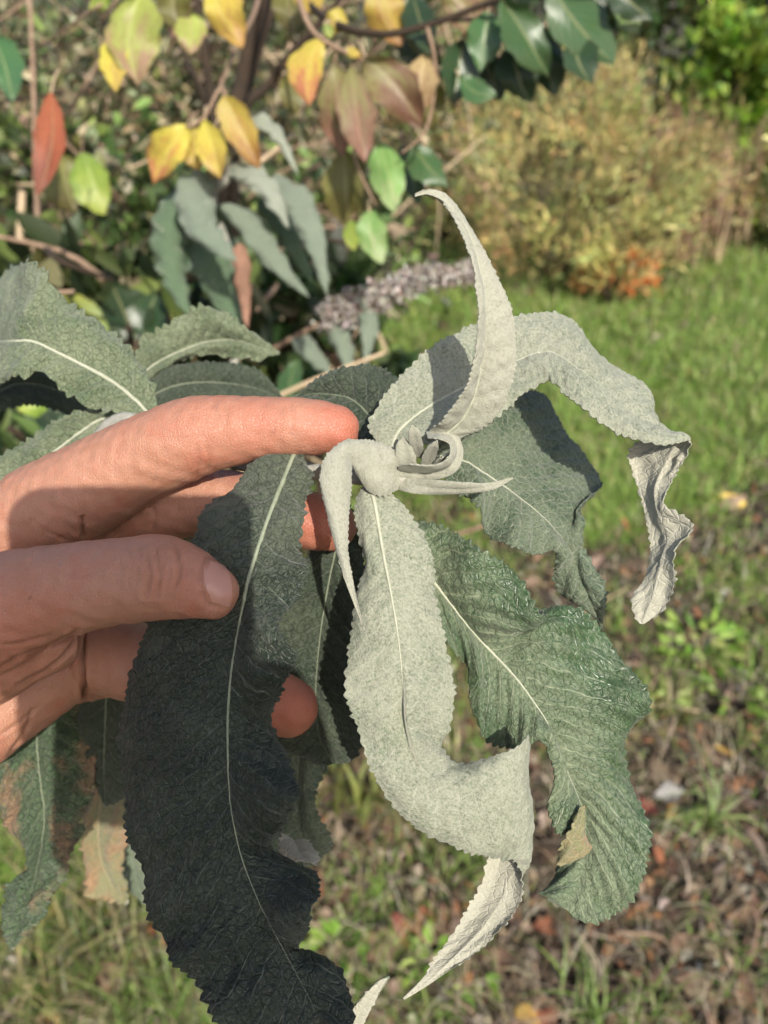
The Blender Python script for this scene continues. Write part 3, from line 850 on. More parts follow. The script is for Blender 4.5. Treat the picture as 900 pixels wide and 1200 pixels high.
# leaves beyond the hand, on the same stem
leaf(shoot, [
    ((185, 497, .300), (188, 488), (178, 503)),
    ((160, 470, .300), (181, 455, .303), (140, 487, .298)),
    ((130, 446, .300), (157, 413, .304), (108, 477, .298)),
    ((95, 427, .300), (124, 382, .304), (75, 460, .297)),
    ((65, 412, .300), (90, 360, .303), (52, 440, .298)),
    ((38, 400, .301), (64, 335, .302), (25, 444, .298)),
    ((14, 400, .306), (46, 313, .306), (0, 449, .304)),
    ((-2, 401, .335), (28, 314, .350), (-12, 450, .312)),
    ((-20, 404, .375), (4, 318, .405), (-30, 452, .330)),
    ((-50, 430, .40), (-30, 370, .43), (-65, 460, .36)),
    ((-100, 465, .38), (-98, 462), (-102, 468)),
], M['side'], M['under'], M['rib'], seed=20, rib_r=.0012, teeth=.0013, tooth=.0062, quilt=.0008, wave=.0026, nu=28, cells=.0003, label='broad coarsely toothed leaf rising behind the wrist')
leaf(shoot, [((148, 458, .345), (144, 450), (153, 463)), ((178, 429, .352), (163, 404, .350), (182, 443)), ((212, 411, .357), (196, 380, .353), (208, 425)), ((245, 400, .360), (240, 357, .354), (241, 416)), ((280, 399, .362), (277, 377, .357), (276, 421)), ((305, 407, .364), (303, 394), (300, 420)), ((328, 414, .365), (327, 412), (327, 416))],
     M['side'], M['under'], M['rib'], seed=21, rib_r=.0009, teeth=.0012, tooth=.006, quilt=.0009, nu=20, cells=.0006, wave=.0025, label='green leaf with a browned rim arching behind the index finger')
leaf(shoot, [((150, 492, .302), (145, 486), (150, 500)), ((120, 491, .306), (112, 478, .306), (122, 514)), ((92, 508, .308), (70, 491, .309), (100, 540)), ((50, 540, .310), (30, 516, .312), (62, 580)), ((0, 580, .312), (-22, 555, .315), (10, 620)), ((-60, 630, .314), (-75, 610), (-50, 660)), ((-110, 670, .315), (-112, 668), (-108, 673))],
     M['side'], M['under'], M['rib'], seed=22, rib_r=.0011, teeth=.0009, tooth=.004)
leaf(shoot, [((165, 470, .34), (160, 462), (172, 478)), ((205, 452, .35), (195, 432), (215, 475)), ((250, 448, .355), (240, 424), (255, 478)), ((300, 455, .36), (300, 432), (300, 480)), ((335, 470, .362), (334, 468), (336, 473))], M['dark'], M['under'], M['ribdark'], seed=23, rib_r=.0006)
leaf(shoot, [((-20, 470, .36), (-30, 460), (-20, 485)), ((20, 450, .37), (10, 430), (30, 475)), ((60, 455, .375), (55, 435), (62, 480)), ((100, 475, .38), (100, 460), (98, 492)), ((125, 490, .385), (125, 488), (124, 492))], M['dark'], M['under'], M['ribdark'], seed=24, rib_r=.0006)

# ---- lower shoot with blighted leaves, below the hand
bl_pts = np.array([loc(120, 800, .335), loc(60, 775, .335), loc(-60, 760, .36), loc(-260, 800, .46), loc(-520, 980, .70)])
bl_w = toworld(bl_pts)
low = empty('leafy_shoot', bl_w[-1], 'drooping shoot with brown-blighted leaves hanging below the palm', 'plant shoot')
tube('stem', bl_w, [.0024, .0026, .0030, .0036, .0055], M['stem'], low, 8)
leaf(low, [((46, 785, .333), (58, 778), (36, 786)), ((44, 825, .331), (92, 805, .330), (8, 835)), ((43, 867, .329), (110, 848, .327), (-8, 885)), ((47, 913, .327), (113, 912, .323), (-4, 945)), ((52, 955, .326), (98, 958, .321), (18, 980)), ((47, 1000, .326), (88, 1000, .320), (36, 1013)), ((37, 1045, .326), (62, 1050, .321), (8, 1038)), ((24, 1085, .326), (38, 1088, .322), (2, 1080)), ((14, 1113, .326), (16, 1112), (12, 1114))],
     M['blight'], M['under'], M['ribdark'], seed=30, rib_r=.0007, teeth=.0009, tooth=.0045, quilt=.0013, wave=.003, nu=28, cells=.0008, label='green leaf with brown dead patches along its edge')
leaf(low, [((125, 790, .325), (135, 786), (112, 790)), ((124, 830, .325), (160, 830), (90, 835)), ((122, 880, .325), (165, 890), (98, 880)), ((122, 920, .325), (150, 930), (110, 915)), ((124, 945, .325), (126, 945), (122, 945))], M['dark'], M['under'], M['ribdark'], seed=31, rib_r=.0006)
leaf(low, [((128, 905, .40), (138, 902), (118, 908)), ((118, 940, .40), (148, 930, .395), (98, 955)), ((115, 975, .402), (150, 968, .397), (95, 985)), ((118, 1005, .405), (143, 1000, .400), (98, 1015)), ((130, 1035, .407), (146, 1025), (108, 1045)), ((150, 1058, .41), (151, 1056), (148, 1060))],
     M['blight2'], M['under'], M['cane'], seed=32, rib_r=.0006, teeth=.0016, tooth=.006, wave=.003, label='withered tan leaf with a ragged edge')
leaf(low, [((160, 900, .43), (170, 900), (150, 900)), ((150, 950, .43), (180, 960), (125, 960)), ((155, 1010, .43), (185, 1010), (135, 1020)), ((170, 1060, .43), (172, 1060), (168, 1060))], M['half'], M['under'], M['ribdark'], seed=33, rib_r=.0006)

# ------------------------------------------------------------------ the hand
def chain(pts, sub=8, k=20):
    """pts: (px,py,d,r px) -> closed tube with round ends, camera space"""
    A_ = np.array([np.concatenate([loc(p[0], p[1], p[2]), [p[3] / F * p[2]]]) for p in pts])
    return chain_m(A_, sub, k)
def chain_m(A_, sub=8, k=20):
    A_ = np.asarray(A_, float)
    t = np.linspace(0, len(A_) - 1, (len(A_) - 1) * sub + 1)
    Q = catmull(A_, t)
    P = Q[:, :3]; r = Q[:, 3]
    d0 = P[0] - P[1]; d0 /= np.linalg.norm(d0)
    d1 = P[-1] - P[-2]; d1 /= np.linalg.norm(d1)
    a = np.linspace(90, 8, 6) * math.pi / 180
    P0 = [P[0] + d0 * r[0] * math.sin(x) for x in a]; R0 = [r[0] * max(math.cos(x), .05) for x in a]
    P1 = [P[-1] + d1 * r[-1] * math.sin(x) for x in a[::-1]]; R1 = [r[-1] * max(math.cos(x), .05) for x in a[::-1]]
    return tube_mesh(np.concatenate([P0, P, P1]), np.concatenate([R0, r, R1]), k)

def fuse(name, tubes, voxel, smooth_it, factor=0.5):
    V = []; Fc = []; o = 0
    for v, f in tubes:
        V.append(v); Fc += [tuple(i + o for i in q) for q in f]; o += len(v)
    me = bpy.data.meshes.new(name); me.from_pydata(np.concatenate(V).tolist(), [], Fc); me.update()
    ob = bpy.data.objects.new(name, me); C.objects.link(ob)
    m = ob.modifiers.new('r', 'REMESH'); m.mode = 'VOXEL'; m.voxel_size = voxel
    m2 = ob.modifiers.new('s', 'SMOOTH'); m2.factor = factor; m2.iterations = smooth_it
    dg = bpy.context.evaluated_depsgraph_get()
    out = bpy.data.meshes.new_from_object(ob.evaluated_get(dg))
    bpy.data.objects.remove(ob); bpy.data.meshes.remove(me)
    return out

def mesh_np(me):
    n = len(me.vertices)
    co = np.empty(n * 3, np.float32); me.vertices.foreach_get('co', co)
    no = np.empty(n * 3, np.float32); me.vertices.foreach_get('normal', no)
    return co.reshape(-1, 3).astype(float), no.reshape(-1, 3).astype(float)

hand_tubes = [
    # index
    chain([(-40, 690, .285, 66), (42, 612, .266, 62), (98, 576, .258, 56), (160, 541, .252, 50), (222, 514, .248, 48), (255, 507, .2465, 44), (300, 502, .2455, 38), (342, 500, .245, 34.5), (372, 501, .2455, 33), (392, 503, .246, 29.5)]),
    # middle
    chain([(-20, 700, .300, 62), (70, 650, .286, 52), (140, 606, .276, 44), (200, 592, .270, 41), (262, 588, .2685, 38.5), (320, 598, .268, 36), (372, 612, .2675, 34), (388, 616, .268, 30)]),
    # ring
    chain([(0, 730, .300, 60), (75, 735, .288, 52), (128, 766, .280, 48), (200, 786, .2755, 44), (255, 800, .272, 40), (300, 815, .2695, 38), (326, 824, .2685, 37), (338, 829, .2685, 35)]),
    # little finger, tucked behind
    chain([(20, 780, .302, 54), (90, 780, .302, 44), (150, 775, .305, 38), (210, 770, .305, 34), (262, 775, .302, 32)]),
    # thumb and its ball
    chain([(-130, 790, .256, 90), (-60, 742, .245, 84), (0, 715, .237, 70), (50, 697, .2325, 58), (100, 687, .229, 53.5), (150, 680, .2265, 51), (186, 677, .2248, 51), (215, 682, .2238, 45.5), (238, 690, .2232, 38), (247, 693.5, .2232, 33)]),
    chain([(-120, 800, .256, 82), (-50, 770, .250, 74), (10, 752, .248, 62), (48, 745, .249, 48)]),
    # heel of the palm
    chain([(-170, 900, .262, 78), (-80, 872, .265, 68), (-10, 826, .272, 60), (48, 790, .278, 54), (88, 766, .283, 48)]),
    # palm
    chain([(-170, 800, .272, 90), (-60, 720, .285, 84), (30, 672, .284, 66), (80, 650, .283, 50)]),
    chain([(-170, 830, .285, 84), (-60, 760, .295, 80), (40, 720, .296, 66)]),
    chain([(-20, 640, .270, 54), (50, 632, .268, 50), (90, 620, .268, 44)]),
]
# wrist and forearm, running back to the elbow
wr = loc(-170, 825, .270)
arm = [np.append(wr, .030), np.append(wr + np.array([-.035, -.018, .012]), .0285), np.array([-.255, -.125, -.215, .031]), np.array([-.30, -.185, -.15, .038]), np.array([-.335, -.245, -.07, .043]), np.array([-.35, -.28, -.02, .044])]
hand_tubes.append(chain_m(arm))
hm = fuse('hand', hand_tubes, 0.00085, 7)
co, no = mesh_np(hm)
hx = co[:, 0] / -co[:, 2] * F + 450; hy = -co[:, 1] / -co[:, 2] * F + 600; hd = -co[:, 2]
facing = (no * (-co / np.linalg.norm(co, axis=1, keepdims=True))).sum(1) > 0.05
disp = np.zeros(len(co)); red = np.zeros(len(co)); dark = np.zeros(len(co))
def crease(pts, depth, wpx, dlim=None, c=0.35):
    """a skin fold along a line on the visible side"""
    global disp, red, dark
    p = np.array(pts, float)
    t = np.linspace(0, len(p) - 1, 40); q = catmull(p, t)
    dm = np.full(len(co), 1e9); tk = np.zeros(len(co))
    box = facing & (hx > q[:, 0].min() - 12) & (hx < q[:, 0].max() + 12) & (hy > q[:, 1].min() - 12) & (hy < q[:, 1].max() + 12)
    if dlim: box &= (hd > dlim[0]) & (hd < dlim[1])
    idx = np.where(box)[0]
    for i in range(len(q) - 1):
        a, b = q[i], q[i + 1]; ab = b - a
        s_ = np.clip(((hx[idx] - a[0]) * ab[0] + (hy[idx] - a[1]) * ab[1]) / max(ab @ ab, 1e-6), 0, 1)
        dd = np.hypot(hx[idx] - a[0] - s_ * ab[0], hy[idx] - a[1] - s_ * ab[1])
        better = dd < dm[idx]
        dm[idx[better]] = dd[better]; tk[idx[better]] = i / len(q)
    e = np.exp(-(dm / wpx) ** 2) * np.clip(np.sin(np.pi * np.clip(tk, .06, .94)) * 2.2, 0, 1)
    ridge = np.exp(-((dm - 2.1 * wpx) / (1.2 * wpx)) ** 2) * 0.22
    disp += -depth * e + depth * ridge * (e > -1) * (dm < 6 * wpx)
    dark = np.maximum(dark, c * e ** 1.5)  # the fold's shade is painted in along with its groove
FRONT = (.20, .245); BACK = (.245, .32)
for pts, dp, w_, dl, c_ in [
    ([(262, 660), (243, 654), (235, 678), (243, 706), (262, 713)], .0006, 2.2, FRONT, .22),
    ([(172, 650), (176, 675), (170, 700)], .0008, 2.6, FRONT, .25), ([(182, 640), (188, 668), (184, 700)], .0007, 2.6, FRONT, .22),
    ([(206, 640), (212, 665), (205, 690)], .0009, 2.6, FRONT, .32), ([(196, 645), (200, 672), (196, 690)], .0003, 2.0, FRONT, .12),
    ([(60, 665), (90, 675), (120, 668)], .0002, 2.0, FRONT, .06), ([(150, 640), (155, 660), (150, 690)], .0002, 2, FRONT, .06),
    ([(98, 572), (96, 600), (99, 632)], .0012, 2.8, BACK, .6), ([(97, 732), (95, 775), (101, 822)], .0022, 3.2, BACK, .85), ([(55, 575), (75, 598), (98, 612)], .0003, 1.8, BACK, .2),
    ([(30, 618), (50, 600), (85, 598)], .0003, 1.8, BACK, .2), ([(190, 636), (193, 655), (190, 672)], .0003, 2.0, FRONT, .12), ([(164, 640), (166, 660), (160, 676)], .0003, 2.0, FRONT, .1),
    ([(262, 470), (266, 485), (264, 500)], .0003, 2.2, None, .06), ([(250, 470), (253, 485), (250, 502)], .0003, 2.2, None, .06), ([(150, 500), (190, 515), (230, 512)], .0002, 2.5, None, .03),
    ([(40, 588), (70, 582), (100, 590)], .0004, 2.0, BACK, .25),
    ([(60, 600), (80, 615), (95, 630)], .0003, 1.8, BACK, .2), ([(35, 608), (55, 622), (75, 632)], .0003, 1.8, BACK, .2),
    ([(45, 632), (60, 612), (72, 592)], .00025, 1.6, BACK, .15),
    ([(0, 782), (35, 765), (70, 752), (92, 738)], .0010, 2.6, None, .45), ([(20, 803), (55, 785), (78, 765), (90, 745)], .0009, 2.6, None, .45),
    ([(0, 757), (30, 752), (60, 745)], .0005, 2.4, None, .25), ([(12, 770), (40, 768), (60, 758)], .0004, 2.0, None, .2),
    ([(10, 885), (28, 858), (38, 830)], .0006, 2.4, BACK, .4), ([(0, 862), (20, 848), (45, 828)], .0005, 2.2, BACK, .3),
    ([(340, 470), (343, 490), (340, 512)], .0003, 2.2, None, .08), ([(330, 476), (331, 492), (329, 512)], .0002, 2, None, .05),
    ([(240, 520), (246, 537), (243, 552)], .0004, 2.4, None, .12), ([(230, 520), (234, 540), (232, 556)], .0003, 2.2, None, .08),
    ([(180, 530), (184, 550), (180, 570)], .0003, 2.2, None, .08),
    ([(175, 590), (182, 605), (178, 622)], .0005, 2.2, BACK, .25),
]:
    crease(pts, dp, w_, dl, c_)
# knuckle swelling, flushed finger ends
def spot(x, y, r_, dl):
    return np.exp(-(((hx - x) / r_) ** 2 + ((hy - y) / r_) ** 2)) * ((hd > dl[0]) & (hd < dl[1]))
for x, y, r_, dl, a_ in [(405, 503, 42, (.22, .27), .75), (300, 500, 50, (.22, .27), .35), (372, 612, 45, BACK, .7), (343, 830, 42, BACK, .75), (235, 505, 45, (.22, .27), .25), (225, 690, 40, FRONT, .3), (10, 740, 60, FRONT, .35)]:
    red = np.maximum(red, a_ * spot(x, y, r_, dl))
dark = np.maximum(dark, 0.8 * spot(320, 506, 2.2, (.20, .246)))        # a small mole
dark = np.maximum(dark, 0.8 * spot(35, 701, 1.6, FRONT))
disp += 0.0006 * spot(190, 650, 22, FRONT) - 0.0004 * spot(222, 665, 10, FRONT)
disp += 0.00018 * wob(co[:, 0] * 260 + co[:, 2] * 120, co[:, 1] * 260, 61, 12)
co2 = co + no * disp[:, None]
hm.vertices.foreach_set('co', co2.astype(np.float32).ravel()); hm.update()
bvh_v = [Vector(v) for v in co2]
bvh = BVHTree.FromPolygons(bvh_v, [tuple(p.vertices) for p in hm.polygons])
wc = toworld(co2)
hbase = toworld(arm[-1][:3])
hm.vertices.foreach_set('co', (wc - hbase).astype(np.float32).ravel())
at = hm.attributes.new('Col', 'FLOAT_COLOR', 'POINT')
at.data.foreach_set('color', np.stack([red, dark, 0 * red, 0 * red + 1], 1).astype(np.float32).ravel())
hm.materials.clear(); hm.materials.append(M['skin'])
hm.polygons.foreach_set('use_smooth', np.full(len(hm.polygons), True)); hm.update()
hand = bpy.data.objects.new('hand', hm); C.objects.link(hand); hand.location = tuple(hbase)
tag(hand, 'bare hand reaching in to pinch the silvery shoot, thumb over the dark leaf', 'hand')

# thumbnail, laid on the flesh
def nail_patch(name, corners, parent, lift=.00035, nr=14, nc=14):
    """corners: cuticle top, cuticle bottom, free edge bottom, free edge top (photo px)"""
    a, b, c, d = [np.array(q, float) for q in corners]
    V = []; ok = []
    for i in range(nr):
        u_ = i / (nr - 1)
        for j in range(nc):
            v_ = j / (nc - 1)
            lo_ = a + (b - a) * v_; hi_ = d + (c - d) * v_
            bow = math.sin(math.pi * v_)
            lo_ = lo_ + np.array([-5.5, 0]) * bow; hi_ = hi_ + np.array([5.0, 0]) * bow
            q = lo_ + (hi_ - lo_) * u_
            hit, nn, _, _ = bvh.ray_cast(Vector((0, 0, 0)), Vector(loc(q[0], q[1], 1.0)).normalized())
            e = min(u_, 1 - u_, v_, 1 - v_)
            l_ = lift * min(1.0, .25 + e * 6) + (0.00025 * max(0, u_ - .75) * 4)
            if hit is None or -hit.z > .24:
                V.append(V[-1] if V else loc(q[0], q[1], .222)); continue
            V.append(np.array(hit) + np.array(nn) * l_)
    G = np.array(V).reshape(nr, nc, 3)
    for _ in range(3):
        G[1:-1, 1:-1] = (G[:-2, 1:-1] + G[2:, 1:-1] + G[1:-1, :-2] + G[1:-1, 2:]) / 4
    return mesh_obj(name, toworld(G.reshape(-1, 3)), grid_faces(nr, nc), M['nail'], parent)
nail_patch('thumbnail', [(241, 655), (249, 705), (268, 711), (264, 664)], hand)

# sleeve over the forearm
M['cloth'] = noisy_mat('navy_wool', [(0.3, (0.02, 0.025, 0.04, 1)), (0.7, (0.05, 0.06, 0.085, 1))], 300, 0.95, 0.6, 0.001)
slv = np.array([[-.285, -.165, -.17, .043], [-.31, -.20, -.13, .047], [-.335, -.245, -.07, .052], [-.352, -.285, -.012, .055], [-.33, -.25, .12, .062], [-.28, -.16, .30, .07]])
t_ = np.linspace(0, 5, 41); Q = catmull(slv, t_)
V, Fc = tube_mesh(toworld(Q[:, :3]), Q[:, 3] + .0015 * np.sin(t_ * 9), 24)
mesh_obj('sleeve', V, Fc, M['cloth'], hand)

# ---- the phone that takes the picture, and the hand that holds it (they throw the shade on thumb and dark leaf)
def rounded_slab(x0, x1, y0, y1, z0, z1, rad, seg=8):
    out = []
    for cx, cy, a0 in ((x1 - rad, y1 - rad, 0), (x0 + rad, y1 - rad, 90), (x0 + rad, y0 + rad, 180), (x1 - rad, y0 + rad, 270)):
        for k in range(seg + 1):
            a_ = R(a0 + 90 * k / seg); out.append((cx + rad * math.cos(a_), cy + rad * math.sin(a_)))
    out = np.array(out); n_ = len(out); c_ = out.mean(0)
    e = .0012
    rings = [(z0, -e), (z0 + e, 0), (z1 - e, 0), (z1, -e)]
    V = []
    for z, ins in rings:
        dv = out - c_; V.append(np.column_stack([c_ + dv * (1 + ins / .04), np.full(n_, z)]))
    V = np.concatenate(V); Fc = []
    for k in range(3):
        for i in range(n_):
            j = (i + 1) % n_
            Fc.append((k*n_ + i, k*n_ + j, (k+1)*n_ + j, (k+1)*n_ + i))
    Fc.append(tuple(range(n_))[::-1]); Fc.append(tuple(range(3*n_, 4*n_)))
    return V, Fc
PHY = .017
ph = empty('smartphone', toworld([-.0215, -.048 + PHY, .009]), 'dark smartphone held up in portrait to photograph the shoot', 'phone')
V, Fc = rounded_slab(-.060, .0165, -.121 + PHY, .026 + PHY, .004, .012, .011)
mesh_obj('body', toworld(V), Fc, simple_mat('phone_body', (0.02, 0.02, 0.024, 1), 0.25, coat=.4), ph, smooth=False)
V, Fc = rounded_slab(-.057, .0135, -.118 + PHY, .023 + PHY, .0122, .0127, .009)
mesh_obj('screen', toworld(V), Fc, simple_mat('phone_glass', (0.008, 0.008, 0.010, 1), 0.06), ph, smooth=False)
a_ = np.linspace(0, 2 * math.pi, 24, endpoint=False)
for lx, ly in ((0, 0), (0, -.018)):
    V = np.concatenate([np.column_stack([lx + r_ * np.cos(a_), ly + r_ * np.sin(a_), np.full(24, z_)]) for r_, z_ in ((.0068, .0045), (.0066, .0025), (.0045, .0022), (.0043, .0032))])
    Fc = [(k*24 + i, k*24 + (i+1) % 24, (k+1)*24 + (i+1) % 24, (k+1)*24 + i) for k in range(3) for i in range(24)] + [tuple(range(72, 96))]
    mesh_obj('lens', toworld(V), Fc, simple_mat('lens_ring', (0.03, 0.03, 0.035, 1), 0.2, metal=.8), ph)
ht = [chain_m([[.030, -.124, .022, .022], [.036, -.088, .016, .0185], [.034, -.055, .014, .0145], [.028, -.038, .019, .0115], [.012, -.036, .0235, .0098], [-.004, -.040, .0235, .0088]]),
      chain_m([[.026, -.128, .018, .023], [.036, -.098, .006, .019], [.032, -.078, -.004, .014], [.012, -.060, -.0085, .0098], [-.020, -.050, -.0085, .009], [-.050, -.047, -.0065, .0082]]),
      chain_m([[.026, -.128, .018, .023], [.034, -.104, .002, .017], [.026, -.092, -.006, .0125], [.006, -.080, -.009, .0098], [-.024, -.072, -.009, .009], [-.052, -.070, -.0065, .0082]]),
      chain_m([[.024, -.130, .018, .022], [.032, -.112, .002, .016], [.022, -.106, -.006, .0118], [.002, -.098, -.009, .0094], [-.026, -.093, -.009, .0086], [-.050, -.092, -.0065, .0078]]),
      chain_m([[.022, -.132, .018, .021], [.028, -.124, .004, .015], [.014, -.124, -.004, .0105], [-.006, -.118, -.0085, .0082], [-.030, -.113, -.0085, .0074], [-.046, -.112, -.0065, .0068]]),
      chain_m([[.024, -.126, .018, .024], [.026, -.150, .040, .025], [.040, -.195, .085, .029], [.078, -.252, .15, .037], [.11, -.30, .21, .042]])]
h2 = fuse('hand', ht, .0014, 5)
c2, _n = mesh_np(h2)
c2[:, 1] += PHY
b2 = toworld([.11, -.30, .21])
h2.vertices.foreach_set('co', (toworld(c2) - b2).astype(np.float32).ravel())
at = h2.attributes.new('Col', 'FLOAT_COLOR', 'POINT')
at.data.foreach_set('color', np.tile([0, 0, 0, 1], len(c2)).astype(np.float32))
h2.materials.clear(); h2.materials.append(M['skin'])
h2.polygons.foreach_set('use_smooth', np.full(len(h2.polygons), True)); h2.update()
hand2 = bpy.data.objects.new('hand', h2); C.objects.link(hand2); hand2.location = tuple(b2)
tag(hand2, 'bare hand gripping the smartphone, sleeve at the forearm', 'hand')
slv = np.array([[.075, -.235, .115, .043], [.088, -.262, .15, .048], [.112, -.30, .21, .054], [.15, -.33, .32, .062]])
t_ = np.linspace(0, 3, 25); Q = catmull(slv, t_)
V, Fc = tube_mesh(toworld(Q[:, :3]), Q[:, 3], 24)
mesh_obj('sleeve', V, Fc, M['cloth'], hand2)

# ------------------------------------------------------------------ foliage masses
def leaf_cloud(name, P, D, L, wd, cols, mat, parent, fold=0.25, seed=0):
    """many small folded leaves: P base points, D directions, L lengths, wd widths"""
    r = np.random.default_rng(seed); n = len(P)
    D = D / np.maximum(np.linalg.norm(D, axis=1, keepdims=True), 1e-9)
    ref = r.normal(0, 1, (n, 3)); S_ = np.cross(D, ref); S_ /= np.maximum(np.linalg.norm(S_, axis=1, keepdims=True), 1e-9)
    U = np.cross(S_, D)
    L = L[:, None]; w2 = wd[:, None] / 2
    droop = r.uniform(-.25, .1, (n, 1)) * L
    V = np.stack([P, P + D*L*.3 + S_*w2*.9 + U*w2*fold, P + D*L*.68 + S_*w2*.8 + U*w2*fold + U*droop*.5, P + D*L + U*droop,
                  P + D*L*.68 - S_*w2*.8 + U*w2*fold + U*droop*.5, P + D*L*.3 - S_*w2*.9 + U*w2*fold], 1).reshape(-1, 3)
    b = (np.arange(n) * 6)[:, None, None]
    q = np.array([[0, 1, 2, 3], [0, 3, 4, 5]])[None]
    return mesh_obj(name, V, (b + q).reshape(-1, 4), mat, parent, col=np.repeat(cols, 6, 0))

def clumpy(n, c, rad, nclump, seed, crad=0.28, shell=0.55):
    """points in uneven clumps filling an ellipsoid; returns points and outward directions"""
    r = np.random.default_rng(seed)
    u = r.normal(0, 1, (nclump, 3)); u /= np.linalg.norm(u, axis=1, keepdims=True)
    cc = u * (shell + (1 - shell) * r.uniform(0, 1, (nclump, 1)) ** .7)
    i = r.integers(0, nclump, n)
    p = cc[i] + r.normal(0, crad, (n, 3)) * r.uniform(.3, 1, (n, 1))
    out = p / np.maximum(np.linalg.norm(p, axis=1, keepdims=True), 1e-6)
    return np.array(c) + p * np.array(rad), out, i, r

def stems(parent, base, tops, r0, mat, seed, name='stem', mid=1):
    r = np.random.default_rng(seed)
    for t_ in tops:
        base_ = np.array(base) + r.normal(0, .04, 3) * np.array([1, 1, 0]); t_ = np.array(t_)
        pts = [base_ + (t_ - base_) * k + (r.normal(0, .06, 3) * np.linalg.norm(t_ - base_) if 0 < k < 1 else 0) for k in np.linspace(0, 1, mid + 3)]
        tube(name, pts, np.linspace(r0, r0 * .3, len(pts)), mat, parent, 6, 4)

def bush(name, c, rad, n, nclump, L, wd, pal, label, seed, dirmix=(.6, .5, .5), crad=.26, mat='mass', nst=5, cat='bush', part='crown', clump_tint=.25, ground=0.0, group=None):
    P, out, ci, r = clumpy(n, c, rad, nclump, seed, crad)
    ok = P[:, 2] > ground + .02
    P, out, ci = P[ok], out[ok], ci[ok]; n = len(P)
    D = out * dirmix[0] + np.array([0, 0, 1.0]) * dirmix[1] + r.normal(0, dirmix[2], (n, 3))
    cols = pick(pal, n, r, .2)
    tint = (1 + r.normal(0, clump_tint, (nclump, 1)))[ci] * (1 + r.normal(0, clump_tint * .3, (nclump, 3)))[ci]
    cols[:, :3] = np.clip(cols[:, :3] * tint, .003, 1)
    e = empty(name, (c[0], c[1], ground), label, cat, group)
    leaf_cloud(part, P, D, r.uniform(.6, 1.3, n) * L, r.uniform(.7, 1.3, n) * wd, cols, M[mat], e, seed=seed)
    tops = P[r.integers(0, n, nst)]
    stems(e, (c[0], c[1], ground - .03), tops, .012 + .006 * max(rad), M['bark'], seed)
    return e

def at_ground(px, py):
    p = ground_pt(px, py); return np.array([p[0], p[1], 0.0])

# ochre feathery bush across the lawn
g = at_ground(655, 352)
OCH = [(0.50, 0.44, 0.17), (0.42, 0.42, 0.15), (0.56, 0.46, 0.19), (0.33, 0.37, 0.14), (0.46, 0.37, 0.17), (0.26, 0.30, 0.12), (0.56, 0.40, 0.18)]
bush('feathery_bush', (g[0] + .05, g[1] + .45, .50), (.78, .60, .56), 15000, 85, .060, .0085, OCH, 'feathery ochre and olive bush at the far side of the lawn', 51, (.5, .55, .45), .17, nst=7)
g2 = at_ground(560, 330)
bush('feathery_bush', (g2[0] - .1, g2[1] + .75, .48), (.70, .5, .62), 9000, 60, .055, .008, [(0.30, 0.30, 0.12), (0.21, 0.24, 0.09), (0.36, 0.31, 0.15), (0.38, 0.29, 0.19), (.14, .16, .07)], 'duller olive bush pressed against the back of the ochre one', 52, (.5, .55, .45), .18)
# orange-brown spray at its foot
g = at_ground(690, 352)
bush('low_plant', (g[0] + .12, g[1] + .05, .10), (.22, .16, .13), 700, 20, .05, .018, [(0.40, 0.16, 0.05), (0.34, 0.22, 0.08), (0.20, 0.17, 0.06), (.42, .20, .08)], 'low plant with orange-brown leaves under the ochre bush', 53, nst=3, cat='plant')
# pinkish-brown dry stems
g = at_ground(790, 330)
r = np.random.default_rng(55)
n = 1500
P = np.array([g[0] + .02, g[1] + .35, 0]) + r.normal(0, 1, (n, 3)) * np.array([.17, .14, 0])
P[:, 2] = r.uniform(.02, .5, n)
V, Fq = blades(P, r.uniform(.25, .6, n), r.uniform(.004, .009, n), r.uniform(.1, 1.0, n), r.normal(2.6, .9, n))
e = empty('dry_clump', g + np.array([0, .35, 0]), 'dried pinkish-brown clump of arching stalks beside the ochre bush', 'dry plant')
mesh_obj('stalks', V, Fq, M['blade'], e, col=np.repeat(pick([(0.34, 0.20, 0.13), (0.26, 0.15, 0.10), (0.42, 0.29, 0.19), (.20, .13, .08)], n, r), 8, 0))['kind'] = 'stuff'
# lime climbing bush
g = at_ground(845, 300)
bush('lime_bush', (g[0] - .06, g[1] + .45, .80), (.30, .30, .42), 4200, 46, .075, .05, [(0.22, 0.34, 0.035), (0.16, 0.28, 0.03), (0.30, 0.38, 0.07), (0.10, 0.20, 0.025)], 'bright lime-green leafy bush beside the dark hedge', 56, (.7, .3, .5), .16)
bush('lime_bush', (g[0] + .42, g[1] + .25, .42), (.30, .30, .42), 2200, 40, .06, .04, [(0.36, 0.36, 0.11), (0.24, 0.30, 0.07), (0.42, 0.40, 0.18), (.14, .20, .04)], 'pale yellow-green bush at the lawn edge below the lime one', 57, (.7, .3, .5), .18)
